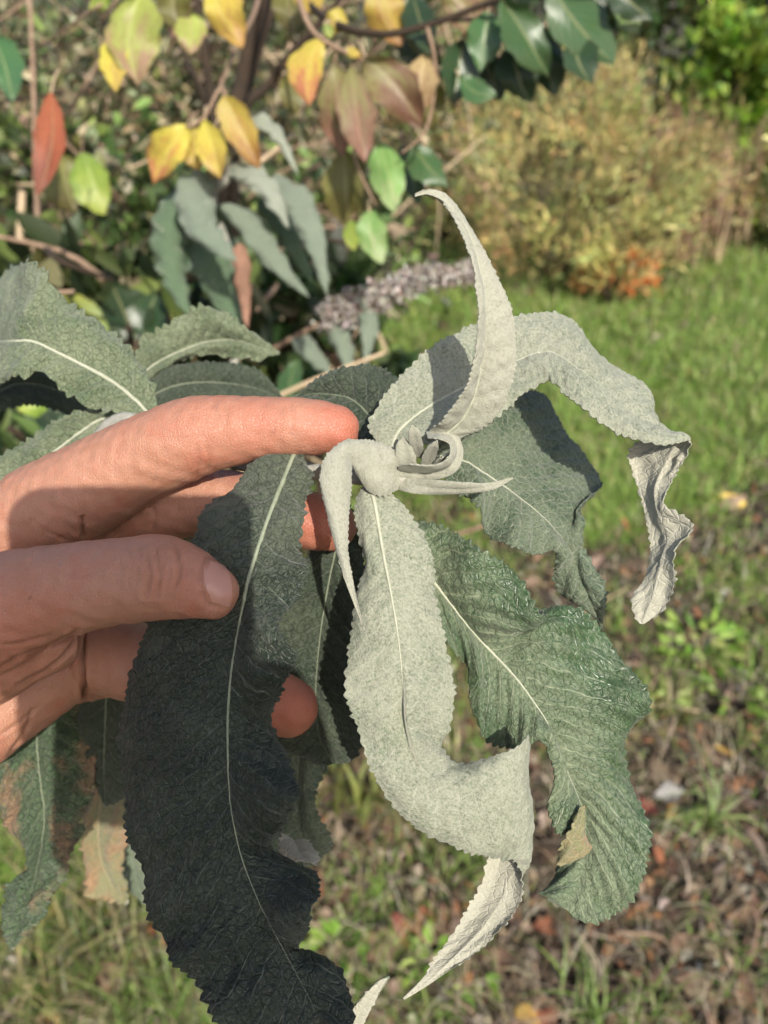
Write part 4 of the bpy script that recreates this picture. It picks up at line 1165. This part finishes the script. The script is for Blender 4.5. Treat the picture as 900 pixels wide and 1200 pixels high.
# hedges closing the view
HED = [(0.07, 0.12, 0.035), (0.045, 0.085, 0.025), (0.11, 0.16, 0.045), (0.18, 0.22, 0.08), (0.08, 0.09, 0.04)]
for k, (x, y, z, rx, ry, rz, n_, lab) in enumerate([
        (2.35, 6.4, 1.25, 1.1, .8, 1.35, 17000, 'dark glossy hedge shrub behind the lime bush'),
        (3.95, 6.5, 1.2, 1.1, .9, 1.35, 13000, 'dark hedge shrub at the end of the lawn, past the lime bush'),
        (1.15, 7.2, 1.1, 1.0, .8, 1.25, 12000, 'dark hedge shrub behind the ochre bush'),
        (-.35, 7.3, 1.2, 1.1, .8, 1.35, 7000, 'dark hedge shrub behind the second silvery shoot'),
        (-1.9, 6.6, 1.2, 1.1, .8, 1.35, 7000, 'dark hedge shrub behind the tangled thicket'),
        (-3.5, 6.4, 1.2, 1.1, .8, 1.35, 5000, 'dark hedge shrub beyond the end of the thicket')]):
    bush('hedge_shrub', (x, y, z), (rx, ry, rz), n_, 110, .075, .042, HED, lab, 60 + k, (.7, .2, .6), .15, cat='hedge', nst=6, group='hedge along the back')

# tangled thicket on the shrub side: grey-olive leaves, brown dead leaves, twigs
THK = [(0.15, 0.17, 0.075), (0.22, 0.23, 0.11), (0.30, 0.29, 0.17), (0.08, 0.11, 0.045), (0.33, 0.25, 0.16), (0.42, 0.37, 0.26), (0.045, 0.06, 0.03), (0.17, 0.11, 0.065), (.12, .17, .05)]
def thicket(px, py, d, rx, ry, rz, n_, lab, seed, L=.05, wd=.017, pal=THK, ncl=60):
    c = W(px, py, d)
    e = bush('thicket_shrub', tuple(c), (rx, ry, rz), n_, ncl, L, wd, pal, lab, seed, (.4, .1, .8), .2, cat='shrub', nst=9, group='tangled shrubs')
    r = np.random.default_rng(seed + 500)
    for k in range(30):
        p0 = c + r.normal(0, .6, 3) * np.array([rx, ry, rz]) - np.array([0, ry * .5, 0]); p1 = p0 + r.normal(0, .6, 3) * np.array([rx, ry * .4, rz])
        if min(p0[2], p1[2]) < .05: continue
        tube('twig', [p0, (p0 + p1) / 2 + r.normal(0, .03, 3), p1], [.0045, .0035, .002], (M['twig'], M['bark'], M['cane'])[k % 3], e, 5, 3)
    return e
thicket(70, 60, 2.7, .62, .40, .62, 5200, 'tangled grey-olive shrub behind the orange leaf', 71)
thicket(290, 60, 2.9, .60, .40, .60, 5000, 'tangled grey-olive shrub behind the dark stems', 72)
thicket(440, 90, 3.2, .55, .40, .52, 4200, 'tangled shrub with brownish leaves behind the purple leaves', 73, pal=THK + [(0.28, 0.19, 0.10), (.24, .2, .06)])
thicket(-120, 150, 2.2, .50, .40, .62, 3500, 'tangled shrub beyond the orange leaf, out past the tan cane', 74)
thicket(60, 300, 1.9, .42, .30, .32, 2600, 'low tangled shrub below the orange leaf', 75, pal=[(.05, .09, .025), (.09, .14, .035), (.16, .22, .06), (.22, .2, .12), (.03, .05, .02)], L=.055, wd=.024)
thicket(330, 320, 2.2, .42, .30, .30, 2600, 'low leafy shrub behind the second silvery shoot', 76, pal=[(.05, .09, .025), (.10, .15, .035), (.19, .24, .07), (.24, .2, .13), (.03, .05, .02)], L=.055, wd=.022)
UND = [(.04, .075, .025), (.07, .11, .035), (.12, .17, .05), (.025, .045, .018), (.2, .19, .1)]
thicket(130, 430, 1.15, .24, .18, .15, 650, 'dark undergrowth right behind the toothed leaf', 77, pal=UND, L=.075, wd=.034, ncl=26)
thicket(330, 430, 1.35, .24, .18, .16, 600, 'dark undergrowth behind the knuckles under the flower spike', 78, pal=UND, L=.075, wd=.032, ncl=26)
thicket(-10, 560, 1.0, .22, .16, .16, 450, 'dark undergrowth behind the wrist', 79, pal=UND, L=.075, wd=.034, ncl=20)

# ------------------------------------------------------------------ second silvery shoot, out of focus
M['shoot2w'] = leaf_mat('pale_shoot_leaf', (0.09, 0.12, 0.08, 1), (0.26, 0.285, 0.225, 1), 0.8, (0.3, 0.32, 0.26, 1), patch=.3, vein_amt=.2, spacing=.008, transl=.12)
M['shoot2'] = leaf_mat('greygreen_leaf', (0.04, 0.07, 0.04, 1), (0.17, 0.21, 0.155, 1), 0.75, (0.25, 0.28, 0.22, 1), patch=.3, vein_amt=.3, spacing=.008, transl=.15)
M['shoot2g'] = leaf_mat('green_shoot_leaf', (0.025, 0.065, 0.025, 1), (0.09, 0.14, 0.08, 1), 0.5, (0.25, 0.32, 0.2, 1), patch=.3, vein_amt=.4, spacing=.008, transl=.2, rough=.4)
M['lime'] = plain_leaf_mat('lime_leaf', srgb(120, 150, 40), srgb(140, 165, 45), srgb(165, 175, 60), transl=.4, spots=.1)
M['deadleaf'] = plain_leaf_mat('dead_leaf', srgb(170, 130, 105), srgb(185, 145, 118), srgb(150, 105, 80), transl=.15, rough=.8, veinc=srgb(150, 112, 88))
d2 = .82
st = np.array([W(262, 160, d2), W(266, 205, d2), W(250, 228, d2 + .02), W(258, 262, d2 + .03), W(275, 330, d2 + .06), W(270, 450, d2 + .12), W(200, 700, d2 + .25)])
st = np.concatenate([st, [np.array([st[-1][0] - .05, st[-1][1] + .15, -.03])]])
sh2 = empty('leafy_shoot', st[-1], 'grey-green shoot of drooping narrow leaves below the yellow leaves', 'plant shoot')
tube('stem', st, [.0035, .0055, .0045, .004, .0045, .005, .006, .008], M['stem'], sh2, 8)
kw = dict(res=.004, nu=8, teeth=.0004, tooth=.006, quilt=.0006, wave=.004, bulge=.003)
for i, (pth, w_, m_) in enumerate([
        ([(270, 158, d2), (300, 146, d2 - .02), (326, 160, d2 - .03), (349, 204, d2 - .03)], 19, 'shoot2w'),
        ([(264, 203, d2), (296, 206, d2 - .03), (320, 232, d2 - .04), (338, 268, d2 - .03)], 27, 'shoot2w'),
        ([(300, 214, d2), (340, 230, d2 - .03), (368, 280, d2 - .04), (383, 345, d2 - .04)], 34, 'shoot2'),
        ([(252, 208, d2), (228, 226, d2 - .03), (240, 270, d2 - .05), (278, 306, d2 - .06)], 46, 'shoot2'),
        ([(240, 215, d2), (205, 250, d2 + .01), (200, 310, d2 + .01), (222, 372, d2)], 44, 'shoot2g'),
        ([(246, 235, d2), (245, 280, d2 + .03), (258, 330, d2 + .03), (282, 385, d2 + .03)], 58, 'shoot2g'),
        ([(258, 240, d2), (290, 262, d2), (325, 310, d2), (362, 348, d2)], 28, 'shoot2'),
        ([(300, 232, d2 + .03), (330, 262, d2 + .03), (350, 300, d2 + .03), (365, 330, d2 + .03)], 26, 'shoot2g'),
        ([(280, 285, d2 - .02), (284, 320, d2 - .02), (290, 385, d2 - .02)], 20, 'deadleaf'),
        ([(258, 190, d2), (250, 182, d2 - .01), (246, 172, d2 - .01)], 8, 'whiter'),
        ([(266, 185, d2), (276, 178, d2 - .01), (284, 176, d2 - .01)], 8, 'whiter'),
        ]):
    path_leaf(sh2, pth, w_, M[m_], M['under'] if m_ != 'deadleaf' else M[m_], seed=40 + i, **kw)

# ------------------------------------------------------------------ faded flower spike
fs = empty('flower_spike', W(300, 420, 1.05), 'faded grey-lilac flower spike on a brown stalk beside the second shoot', 'flower')
ax = np.array([W(300, 420, 1.02), W(345, 395, .98), W(390, 372, .95), W(440, 348, .93), W(500, 326, .92), W(556, 318, .92)])
tube('stalk', ax, [.004, .0035, .003, .0025, .002, .001], M['twig'], fs, 6)
r = np.random.default_rng(91); n = 3400
t = r.uniform(1.9, 5, n) ; q = catmull(ax, t)
k_ = np.floor(t * 9).astype(int)
cl = r.normal(0, 1, (60, 12, 3)); cl /= np.linalg.norm(cl, axis=2, keepdims=True)
rad_ = .026 * (1 - .65 * (t - 1.9) / 3.1)
P = q + cl[k_, r.integers(0, 12, n)] * rad_[:, None] * r.uniform(.4, 1, (n, 1)) + r.normal(0, .0035, (n, 3))
leaf_cloud('florets', P, r.normal(0, 1, (n, 3)), r.uniform(.004, .009, n), r.uniform(.003, .005, n), pick([(.36, .325, .30), (.44, .41, .38), (.27, .225, .20), (.50, .47, .43), (.20, .15, .12)], n, r), M['floret'], fs, seed=92)['kind'] = 'stuff'
for i, (pth, w_) in enumerate([([(385, 375, .95), (400, 400, .94), (415, 450, .94)], 26), ([(350, 392, .98), (360, 410, .96), (390, 440, .95)], 24), ([(430, 352, .93), (432, 380, .92), (428, 430, .92)], 20)]):
    path_leaf(fs, pth, w_, M['shoot2'], M['under'], seed=60 + i, **kw)

# ------------------------------------------------------------------ autumn shrub: dark stems, hanging yellow, purple and green leaves
A = {
    'yellow': plain_leaf_mat('yellow_leaf', srgb(205, 190, 50), srgb(208, 182, 48), srgb(188, 150, 58), transl=.45, spots=.25),
    'gold': plain_leaf_mat('golden_leaf', srgb(200, 178, 44), srgb(202, 165, 44), srgb(178, 125, 50), transl=.45, spots=.3),
    'ygreen': plain_leaf_mat('turning_leaf', srgb(158, 168, 68), srgb(152, 152, 70), srgb(152, 118, 92), transl=.35, spots=.3),
    'yorange': plain_leaf_mat('yellow_orange_leaf', srgb(208, 190, 50), srgb(206, 172, 50), srgb(190, 112, 62), transl=.4, spots=.3),
    'purple': plain_leaf_mat('purplish_leaf', srgb(138, 134, 78), srgb(138, 112, 82), srgb(142, 94, 74), transl=.3, spots=.4),
    'brown': plain_leaf_mat('purple_brown_leaf', srgb(135, 128, 70), srgb(126, 98, 66), srgb(118, 80, 58), transl=.3, spots=.45),
    'green': plain_leaf_mat('glossy_green_leaf', srgb(62, 100, 52), srgb(60, 98, 54), srgb(72, 104, 62), rough=.28, transl=.2, spots=.12),
    'dgreen': plain_leaf_mat('deep_green_leaf', srgb(38, 62, 34), srgb(36, 60, 36), srgb(46, 66, 40), rough=.3, transl=.15, spots=.12),
    'olive': plain_leaf_mat('olive_leaf', srgb(110, 108, 40), srgb(100, 100, 42), srgb(95, 85, 40), transl=.3, spots=.3),
    'pgreen': plain_leaf_mat('pale_green_leaf', srgb(110, 150, 70), srgb(125, 160, 80), srgb(150, 165, 110), transl=.35, spots=.12),
    'orange': plain_leaf_mat('orange_leaf', srgb(170, 75, 34), srgb(165, 68, 32), srgb(130, 52, 28), transl=.45, spots=.4, rough=.5),
    'tan': plain_leaf_mat('tan_leaf', srgb(190, 165, 110), srgb(180, 150, 105), srgb(150, 115, 80), transl=.35, spots=.4),
    'lime': M['lime'],
}
da = .74
foot = at_ground(250, 640); foot[1] += .35; foot[2] = -.03
aut = empty('autumn_shrub', foot, 'shrub with dark stems and hanging yellow, purple and green leaves', 'shrub')
for pts, rr in [
        ([(222, -60, 1.1), (232, 10, 1.1), (247, 110, 1.12), (262, 230, 1.2)], (.0055, .006, .0065, .008)),
        ([(322, -70, 1.12), (306, 0, 1.12), (285, 90, 1.14), (268, 220, 1.2)], (.010, .011, .012, .013)),
        ([(345, -70, 1.18), (322, 0, 1.18), (296, 80, 1.18), (270, 215, 1.22)], (.007, .008, .009, .010)),
        ([(420, -20, 1.05), (368, 34, 1.08), (318, 95, 1.12), (275, 190, 1.18)], (.004, .0055, .0065, .008)),
        ([(205, -50, 1.15), (215, 60, 1.15), (250, 170, 1.18)], (.003, .004, .005))]:
    P = [W(*p) for p in pts]
    P = P + [P[-1] + (foot - P[-1]) * .5 + np.array([.02, 0, 0]), foot]
    rr = list(rr) + [rr[-1] * 1.25, rr[-1] * 1.5]
    tube('stem', P, rr, M['bark'], aut, 8)
for pts, rr, m_ in [
        ([(342, -40, .76), (352, 5, .75), (368, 38, .745), (398, 58, .74), (436, 74, .74)], (.0034, .003, .0026, .0022, .0014), 'twig'),
        ([(268, 120, .79), (258, 104, .78), (240, 136, .77), (220, 150, .765)], (.0016, .0018, .0018, .0014), 'twig'),
        ([(258, 104, .78), (275, 60, .85), (300, 10, .98), (310, -40, 1.08)], (.0018, .0022, .003, .004), 'twig'),
        ([(160, -30, .8), (168, 0, .78), (166, 20, .77)], (.002, .0018, .0014), 'twig'),
        ([(125, 5, .8), (108, 12, .79), (40, 60, .9)], (.0016, .0016, .001), 'twig'),
        ([(640, -60, .72), (600, -10, .72), (560, 8, .73), (500, 30, .74), (440, 40, .75), (380, 20, .8), (330, -30, 1.0)], (.003, .003, .003, .003, .0035, .004, .005), 'bark'),
        ([(780, -60, .72), (700, -20, .72), (640, -5, .72), (580, -10, .73)], (.002, .0025, .0025, .003), 'bark'),
        ([(500, 30, .74), (510, 80, .75), (500, 150, .76), (470, 180, .77)], (.0025, .002, .0018, .001), 'twig'),
        ([(440, 40, .76), (425, 120, .80), (415, 180, .80), (440, 240, .8)], (.002, .002, .0016, .001), 'twig'),
        ([(345, 158, .95), (315, 182, .93), (285, 205, .92)], (.003, .003, .003), 'cane')]:
    tube('twig', [W(*p) for p in pts], rr, M[m_], aut, 6)
LV = [  # base px, tip px, width px, depth, kind
    ((133, 42), (136, 108), 34, .775, 'yellow'), ((166, -12), (162, 100), 66, .765, 'ygreen'), ((206, -20), (213, 36), 44, .78, 'olive'),
    ((222, 14), (224, 64), 38, .79, 'ygreen'), ((248, -20), (284, 56), 44, .77, 'gold'), ((128, -8), (104, 12), 22, .78, 'lime'),
    ((219, 146), (180, 216), 46, .765, 'yorange'), ((226, 147), (233, 200), 38, .77, 'yellow'), ((240, 140), (258, 210), 36, .768, 'yellow'),
    ((262, 112), (304, 198), 38, .775, 'gold'), ((252, 150), (248, 212), 30, .80, 'olive'),
    ((60, 108), (44, 230), 38, .80, 'orange'), ((96, 178), (122, 252), 46, 1.05, 'lime'), ((70, 180), (88, 250), 60, 1.1, 'olive'),
    ((378, 42), (362, 124), 42, .745, 'yorange'), ((393, 72), (402, 184), 46, .74, 'purple'), ((412, 78), (428, 190), 46, .745, 'purple'),
    ((428, 66), (494, 150), 56, .735, 'brown'), ((440, -20), (470, 54), 48, .76, 'gold'), ((516, -14), (574, 58), 56, .735, 'brown'),
    ((588, -2), (642, 90), 52, .72, 'green'), ((644, -20), (720, 76), 66, .715, 'green'), ((712, -20), (764, 24), 44, .72, 'dgreen'),
    ((572, 12), (562, 84), 44, .745, 'green'), ((542, 46), (530, 124), 48, .765, 'dgreen'), ((604, 48), (622, 122), 54, .76, 'dgreen'),
    ((640, 40), (650, 112), 46, .765, 'dgreen'), ((676, 40), (694, 98), 44, .745, 'dgreen'), ((500, 62), (488, 142), 40, .755, 'tan'),
    ((484, -6), (504, 64), 40, .77, 'dgreen'), ((404, 172), (410, 270), 48, .82, 'olive'), ((446, 166), (462, 250), 42, .80, 'pgreen'),
    ((432, 246), (448, 310), 36, .81, 'pgreen'), ((412, 258), (414, 294), 20, .82, 'lime'), ((484, 170), (524, 220), 38, .81, 'green'),
    ((538, 88), (582, 112), 30, .75, 'green'), ((338, 84), (347, 134), 34, .86, 'olive'), ((428, 206), (426, 254), 32, .86, 'olive'),
    ((512, 90), (506, 156), 34, .78, 'olive'), ((398, 8), (386, 44), 26, .77, 'yellow'), ((405, 58), (424, 66), 12, .74, 'yellow'),
    ((380, 28), (386, 46), 12, .74, 'lime'), ((470, 40), (512, 110), 44, .80, 'dgreen'), ((560, 60), (586, 118), 46, .78, 'dgreen'),
    ((330, -20), (345, 40), 40, .9, 'olive'), ((360, -30), (372, 20), 38, .85, 'yellow'), ((610, -30), (600, 30), 44, .75, 'dgreen'),
    ((548, -30), (560, 20), 44, .78, 'olive'), ((730, 0), (748, 40), 30, .76, 'pgreen'), ((200, -40), (185, 10), 40, .8, 'yellow'),
    ((-10, 40), (14, 120), 40, .9, 'green'), ((470, 170), (490, 240), 34, .86, 'dgreen'), ((690, -40), (700, 20), 46, .76, 'dgreen'),
]
def simple_leaf(parent, b, t, wpx, d, mat, seed, curl=.12, nu=5, nv=15):
    """smooth oval leaf, folded a little along the midrib and curling at the tip; UV x -1..1, y 0..1"""
    r = np.random.default_rng(seed)
    k = np.linspace(0, 1, nv)
    b = np.array(b, float); t = np.array(t, float); ln = np.linalg.norm(t - b)
    T = (t - b) / ln; Nn = np.array([-T[1], T[0]])
    bow = r.normal(0, .06) * ln
    tilt = r.uniform(-.5, .5); lean = r.uniform(-.5, .35)
    wv = np.sin(np.pi * np.clip(k, 0.0, 1) ** r.uniform(.7, 1.0)) ** r.uniform(.7, 1.0); wv[-1] = 0.02; wv[0] = .05
    us = np.linspace(-1, 1, nu * 2 - 1)
    V = []; UV = []
    wav = r.uniform(0, 6.28); asy = r.uniform(.78, 1.22); vf = r.uniform(-.35, .6); lw = r.uniform(.05, .16)
    for i, kk in enumerate(k):
        c = b + T * ln * kk + Nn * bow * math.sin(math.pi * kk)
        for u_ in us:
            ww = wv[i] * wpx / 2 * u_ * (1 + .07 * math.sin(kk * 19 + wav + u_) + .05 * math.sin(kk * 37 + wav * 2 - u_ * 2)) * (asy if u_ > 0 else 2 - asy)
            q = c + Nn * ww
            m_ = wpx / F * d
            dd = d + lean * ln / F * d * kk + curl * ln / F * d * kk * kk + tilt * ww / F * d - vf * m_ * abs(u_) * wv[i] * .5 + lw * m_ * math.sin(kk * 9 + wav + u_) * abs(u_)
            V.append(loc(q[0], q[1], dd)); UV.append((u_, kk))
    o = mesh_obj('leaf', toworld(np.array(V)), grid_faces(nv, len(us)), mat, parent, uv=np.array(UV) + np.array([0, 0]))
    return o
for i, (b, t, w_, d, kd) in enumerate(LV):
    lf = simple_leaf(aut, b, t, w_, d, A[kd], 200 + i)
    sx, sy = (b[0] - t[0]) * .22, (b[1] - t[1]) * .22
    tube('stalk', [W(b[0] + (t[0] - b[0]) * .05, b[1] + (t[1] - b[1]) * .05, d), W(b[0] + sx * .5 + 2, b[1] + sy * .6, d + .005), W(b[0] + sx + 6, b[1] + sy, d + .02)], [.0009, .0011, .0014], M['cane'] if i % 3 else M['twig'], lf, 5, 3)

# canes standing by the thicket
for pts, rr, m_, lab in [
        ([(28, -60, 1.3), (36, 20, 1.3), (40, 130, 1.3), (44, 260, 1.3), (50, 420, 1.32)], (.003, .0035, .004, .0045, .005), 'twig', 'thin brown upright cane behind the orange leaf'),
        ([(26, 225, 1.15), (24, 270, 1.15), (22, 315, 1.15), (18, 420, 1.18)], (.0055, .006, .006, .0065), 'cane', 'short tan cut cane standing above the toothed leaf')]:
    P = [W(*p) for p in pts]; P.append(np.array([P[-1][0], P[-1][1] + .1, -.02]))
    rr = list(rr) + [rr[-1] * 1.2]
    e = empty('cane', P[-1], lab, 'cane')
    tube('stalk', P, rr, M[m_], e, 8)

# lime and dark single leaves in the undergrowth
und = empty('undergrowth_plant', at_ground(160, 640) + np.array([0, .3, 0]), 'broad-leaved lime and dark green plant behind the toothed leaf', 'plant')
UP = [((190, 310), (215, 400), 22, .95, 'lime'), ((130, 395), (70, 340), 34, .98, 'lime'), ((160, 400), (130, 330), 60, 1.0, 'dgreen'), ((170, 395), (185, 340), 50, 1.0, 'dgreen'),
      ((215, 470), (290, 440), 40, .9, 'dgreen'), ((70, 520), (10, 450), 36, .8, 'green'), ((60, 470), (20, 480), 30, .75, 'lime'), ((230, 460), (180, 470), 30, .75, 'olive'),
      ((330, 480), (400, 440), 34, .9, 'dgreen'), ((340, 480), (350, 420), 30, .95, 'green'), ((110, 500), (60, 460), 40, .85, 'dgreen'), ((300, 470), (260, 460), 26, .7, 'olive')]
for i, (b, t, w_, d, kd) in enumerate(UP):
    simple_leaf(und, b, t, w_, d, A[kd], 300 + i)
    fb = at_ground(160, 640) + np.array([0, .3, 0]); p0 = W(b[0], b[1], d)
    tube('stalk', [fb, (fb + p0) / 2 + np.array([0, 0, .08]), p0], [.003, .0025, .0015], M['twig'], und, 5, 4)

# ------------------------------------------------------------------ tufts, weeds, fallen leaves on the ground
def tuft(px, py, n_, hgt, wd, pal, lab, seed, spread=.03, lean=(.2, 1.1), group=None):
    g = ground_pt(px, py); g[2] = ground_z(g[0], g[1]); r = np.random.default_rng(seed)
    P = g + r.normal(0, spread, (n_, 3)) * np.array([1, 1, 0])
    e = empty('grass_tuft', g, lab, 'grass tuft', group)
    V, Fq = blades(P, r.uniform(.5, 1.1, n_) * hgt, r.uniform(.7, 1.2, n_) * wd, r.uniform(*lean, n_), r.uniform(0, 6.28, n_), segs=5)
    mesh_obj('blades', V, Fq, M['blade'], e, col=np.repeat(pick(pal, n_, r, .15), 12, 0))['kind'] = 'stuff'
BR = [(.12, .20, .035), (.17, .25, .055), (.22, .28, .09), (.09, .15, .03)]
tuft(835, 960, 26, .17, .010, [(.16, .23, .06), (.24, .30, .11), (.12, .18, .045)], 'broad-bladed grass tuft on the bare soil', 401, .015, (.6, 1.3))
tuft(690, 1195, 34, .13, .006, BR, 'bright grass tuft at the edge of the bare soil', 402, .02)
tuft(755, 1180, 24, .11, .005, BR, 'thin grass tuft beside the bright one on the soil', 403, .02)
tuft(560, 1010, 60, .12, .005, BR, 'dense green tuft behind the folded leaf tip', 404, .035)
tuft(100, 1120, 70, .20, .005, [(.13, .18, .045), (.22, .22, .09), (.09, .14, .035), (.32, .27, .13)], 'tall mixed green and straw tuft under the blighted leaf', 405, .05, (.1, .8))
tuft(30, 1170, 60, .22, .005, [(.13, .18, .045), (.24, .24, .09), (.09, .14, .035), (.36, .30, .15)], 'tall yellowing tuft at the foot of the shrub', 406, .05, (.1, .8))
tuft(190, 1190, 40, .15, .005, [(.12, .18, .045), (.20, .22, .09)], 'green tuft below the withered leaf', 407, .04, (.1, .9))
tuft(480, 960, 40, .10, .005, BR, 'green tuft glimpsed between the white leaf and the dark leaf', 408, .04)
tuft(900, 880, 40, .12, .006, BR, 'green tuft at the border of the soil and the lawn', 409, .04)
tuft(420, 940, 14, .22, .018, [(.16, .18, .05), (.22, .22, .08)], 'few broad olive blades beneath the hanging leaves', 410, .02, (.1, .5))
for k in range(26):
    rr_ = np.random.default_rng(900 + k)
    tuft(rr_.uniform(440, 930), rr_.uniform(480, 860), int(rr_.integers(20, 46)), rr_.uniform(.06, .13), .006, BR + [(.28, .26, .1)], 'small grass tuft in the thin turf between lawn and bare soil', 420 + k, .035, group='tufts in the thin turf')

def weed(px, py, n_, L, wd, pal, lab, seed, spread=.06, hgt=.06):
    g = ground_pt(px, py); g[2] = ground_z(g[0], g[1]); r = np.random.default_rng(seed)
    e = empty('weed_plant', g, lab, 'weed')
    a_ = r.uniform(0, 6.28, n_); rad = np.sqrt(r.uniform(0, 1, n_)) * spread
    P = g + np.stack([np.cos(a_) * rad, np.sin(a_) * rad, hgt * (1 - .6 * (rad / spread) ** 2) * r.uniform(.5, 1, n_)], 1)
    D = np.stack([np.cos(a_), np.sin(a_), r.uniform(-.1, .6, n_)], 1)
    leaf_cloud('leaves', P, D, r.uniform(.6, 1.2, n_) * L, r.uniform(.7, 1.2, n_) * wd, pick(pal, n_, r, .15), M['mass'], e, seed=seed)['kind'] = 'stuff'
    tube('stalk', [g - np.array([0, 0, .01]), g + np.array([0, 0, hgt * .5]), g + np.array([.005, 0, hgt])], [.003, .0025, .0015], M['cane'], e, 5, 3)
WG = [(.16, .28, .04), (.22, .34, .06), (.11, .21, .03), (.28, .36, .10)]
weed(822, 752, 70, .045, .022, WG, 'bright green rosette weed on the brown litter', 501, .09)
weed(868, 812, 55, .04, .020, WG, 'smaller bright weed beside the big rosette', 502, .07)
weed(505, 1125, 22, .035, .026, WG, 'tiny light green seedling clump under the folded tip', 503, .03, .03)
weed(560, 1150, 14, .030, .022, WG, 'single small seedling on the dark soil', 504, .025, .025)
weed(395, 1100, 26, .035, .022, WG, 'seedlings beside the dark leaf edge', 505, .04, .03)
weed(780, 820, 40, .035, .014, [(.24, .28, .08), (.18, .22, .06)], 'dull yellow-green weed amid the litter', 506, .06)
weed(700, 1000, 18, .03, .016, WG, 'small weed hidden behind the netted leaf', 507, .03, .03)

# fallen leaves: a few shapes, shared
def fallen_mesh(seed, mat):
    r = np.random.default_rng(seed); nv, nu = 9, 7
    k = np.linspace(0, 1, nv); us = np.linspace(-1, 1, nu)
    wv = np.sin(np.pi * k ** .85) ** .75; wv[0] = .05; wv[-1] = .02
    cu, cv, tw = r.uniform(.1, .55), r.uniform(-.2, .5), r.uniform(-.4, .4)
    V = []; UV = []
    for i, kk in enumerate(k):
        for u_ in us:
            x = u_ * wv[i] * .27 * (1 + .1 * math.sin(kk * 21 + u_ * 2))
            z = cu * x * x * 2.2 + cv * (kk - .5) ** 2 + tw * x * (kk - .5) + .015 * math.sin(kk * 17 + u_ * 3)
            V.append((x, kk - .5, z)); UV.append((u_, kk))
    V = np.array(V); V[:, 2] -= V[:, 2].min()
    o = mesh_obj('fallen_leaf', V, grid_faces(nv, nu), mat, None, uv=UV)
    me = o.data; bpy.data.objects.remove(o)
    return me
FM = {}
FCOL = {'brown': (srgb(128, 96, 68), srgb(118, 84, 58), srgb(98, 66, 46)), 'rust': (srgb(170, 88, 52), srgb(160, 78, 46), srgb(130, 62, 40)), 'pale': (srgb(142, 132, 102), srgb(134, 120, 92), srgb(124, 104, 78)),
        'yellow': (srgb(225, 185, 60), srgb(215, 170, 55), srgb(190, 140, 50)), 'pink': (srgb(138, 110, 86), srgb(124, 94, 72), srgb(112, 80, 60))}
for kd, cc in FCOL.items():
    m_ = plain_leaf_mat('fallen_' + kd, *cc, rough=.75, transl=.12, spots=.5, veinc=srgb(190, 160, 120))
    FM[kd] = [fallen_mesh(600 + j + 10 * len(FM), m_) for j in range(3)]
def fallen(px, py, L, kd, lab, seed, group=None, rz=None):
    r = np.random.default_rng(seed)
    g = ground_pt(px, py); g[2] = ground_z(g[0], g[1]) + .012
    o = bpy.data.objects.new('fallen_leaf', FM[kd][int(r.integers(0, 3))]); C.objects.link(o)
    o.location = tuple(g); o.scale = (L * r.uniform(.8, 1.3), L, L)
    o.rotation_euler = (r.normal(0, .3), r.normal(0, .3), r.uniform(0, 6.28) if rz is None else rz)
    tag(o, lab, 'leaf', group)
fallen(805, 438, .085, 'yellow', 'bright yellow fallen leaf lying on the open lawn', 1, rz=1.5)
fallen(856, 578, .11, 'yellow', 'ochre fallen leaf at the border of lawn and litter', 2, rz=1.2)
fallen(778, 908, .10, 'pale', 'bleached upright leaf beside the netted leaf', 3, rz=.2)
fallen(478, 1088, .085, 'rust', 'rust-red curled leaf among seedlings below the white leaf', 4, rz=1.0)
fallen(500, 1080, .075, 'rust', 'second rust leaf lying against the curled one', 5, rz=.2)
fallen(440, 1075, .09, 'pale', 'long pale leaf beside the rust ones', 6, rz=.5)
LABS = {'brown': 'brown curled leaf fallen among the litter', 'rust': 'rust-coloured leaf fallen among the litter', 'pale': 'bleached tan leaf fallen among the litter', 'pink': 'dull pinkish leaf fallen among the litter', 'yellow': 'small yellow leaf fallen in the grass'}
r = np.random.default_rng(77)
for k in range(150):
    px = r.uniform(380, 900) if k < 125 else r.uniform(0, 300)
    py = r.uniform(640, 1195) if k < 105 else r.uniform(300, 640)
    if k >= 125: py = r.uniform(950, 1195)
    kd = ['brown', 'pink', 'rust', 'pale', 'brown', 'pink'][int(r.integers(0, 6))]
    if k % 29 == 0: kd = 'yellow'
    fallen(px, py, r.uniform(.03, .07), kd, LABS[kd], 700 + k, kd + ' fallen leaves')
# sticks
for k, (pts) in enumerate([[(700, 850), (760, 830), (820, 835)], [(590, 830), (600, 900), (590, 950)], [(820, 930), (850, 970), (845, 1000)], [(720, 1095), (770, 1100), (800, 1130)], [(640, 740), (720, 700), (735, 690)], [(860, 1040), (885, 1080), (880, 1120)]]):
    P = [ground_pt(*p) + np.array([0, 0, .004 + .006 * (i % 2)]) for i, p in enumerate(pts)]
    lab = ['pale twig lying across the litter by the netted leaf', 'thin twig glimpsed under the netted leaf', 'crooked twig on the bare soil near the broad-bladed tuft', 'short bent twig on the dark soil', 'straight pale twig under the arching leaf', 'curved twig at the far rim of the bare soil'][k]
    e = empty('fallen_twig', P[0], lab, 'twig')
    tube('stick', P, [.003, .0032, .002], M['cane'] if k % 2 == 0 else M['twig'], e, 6)
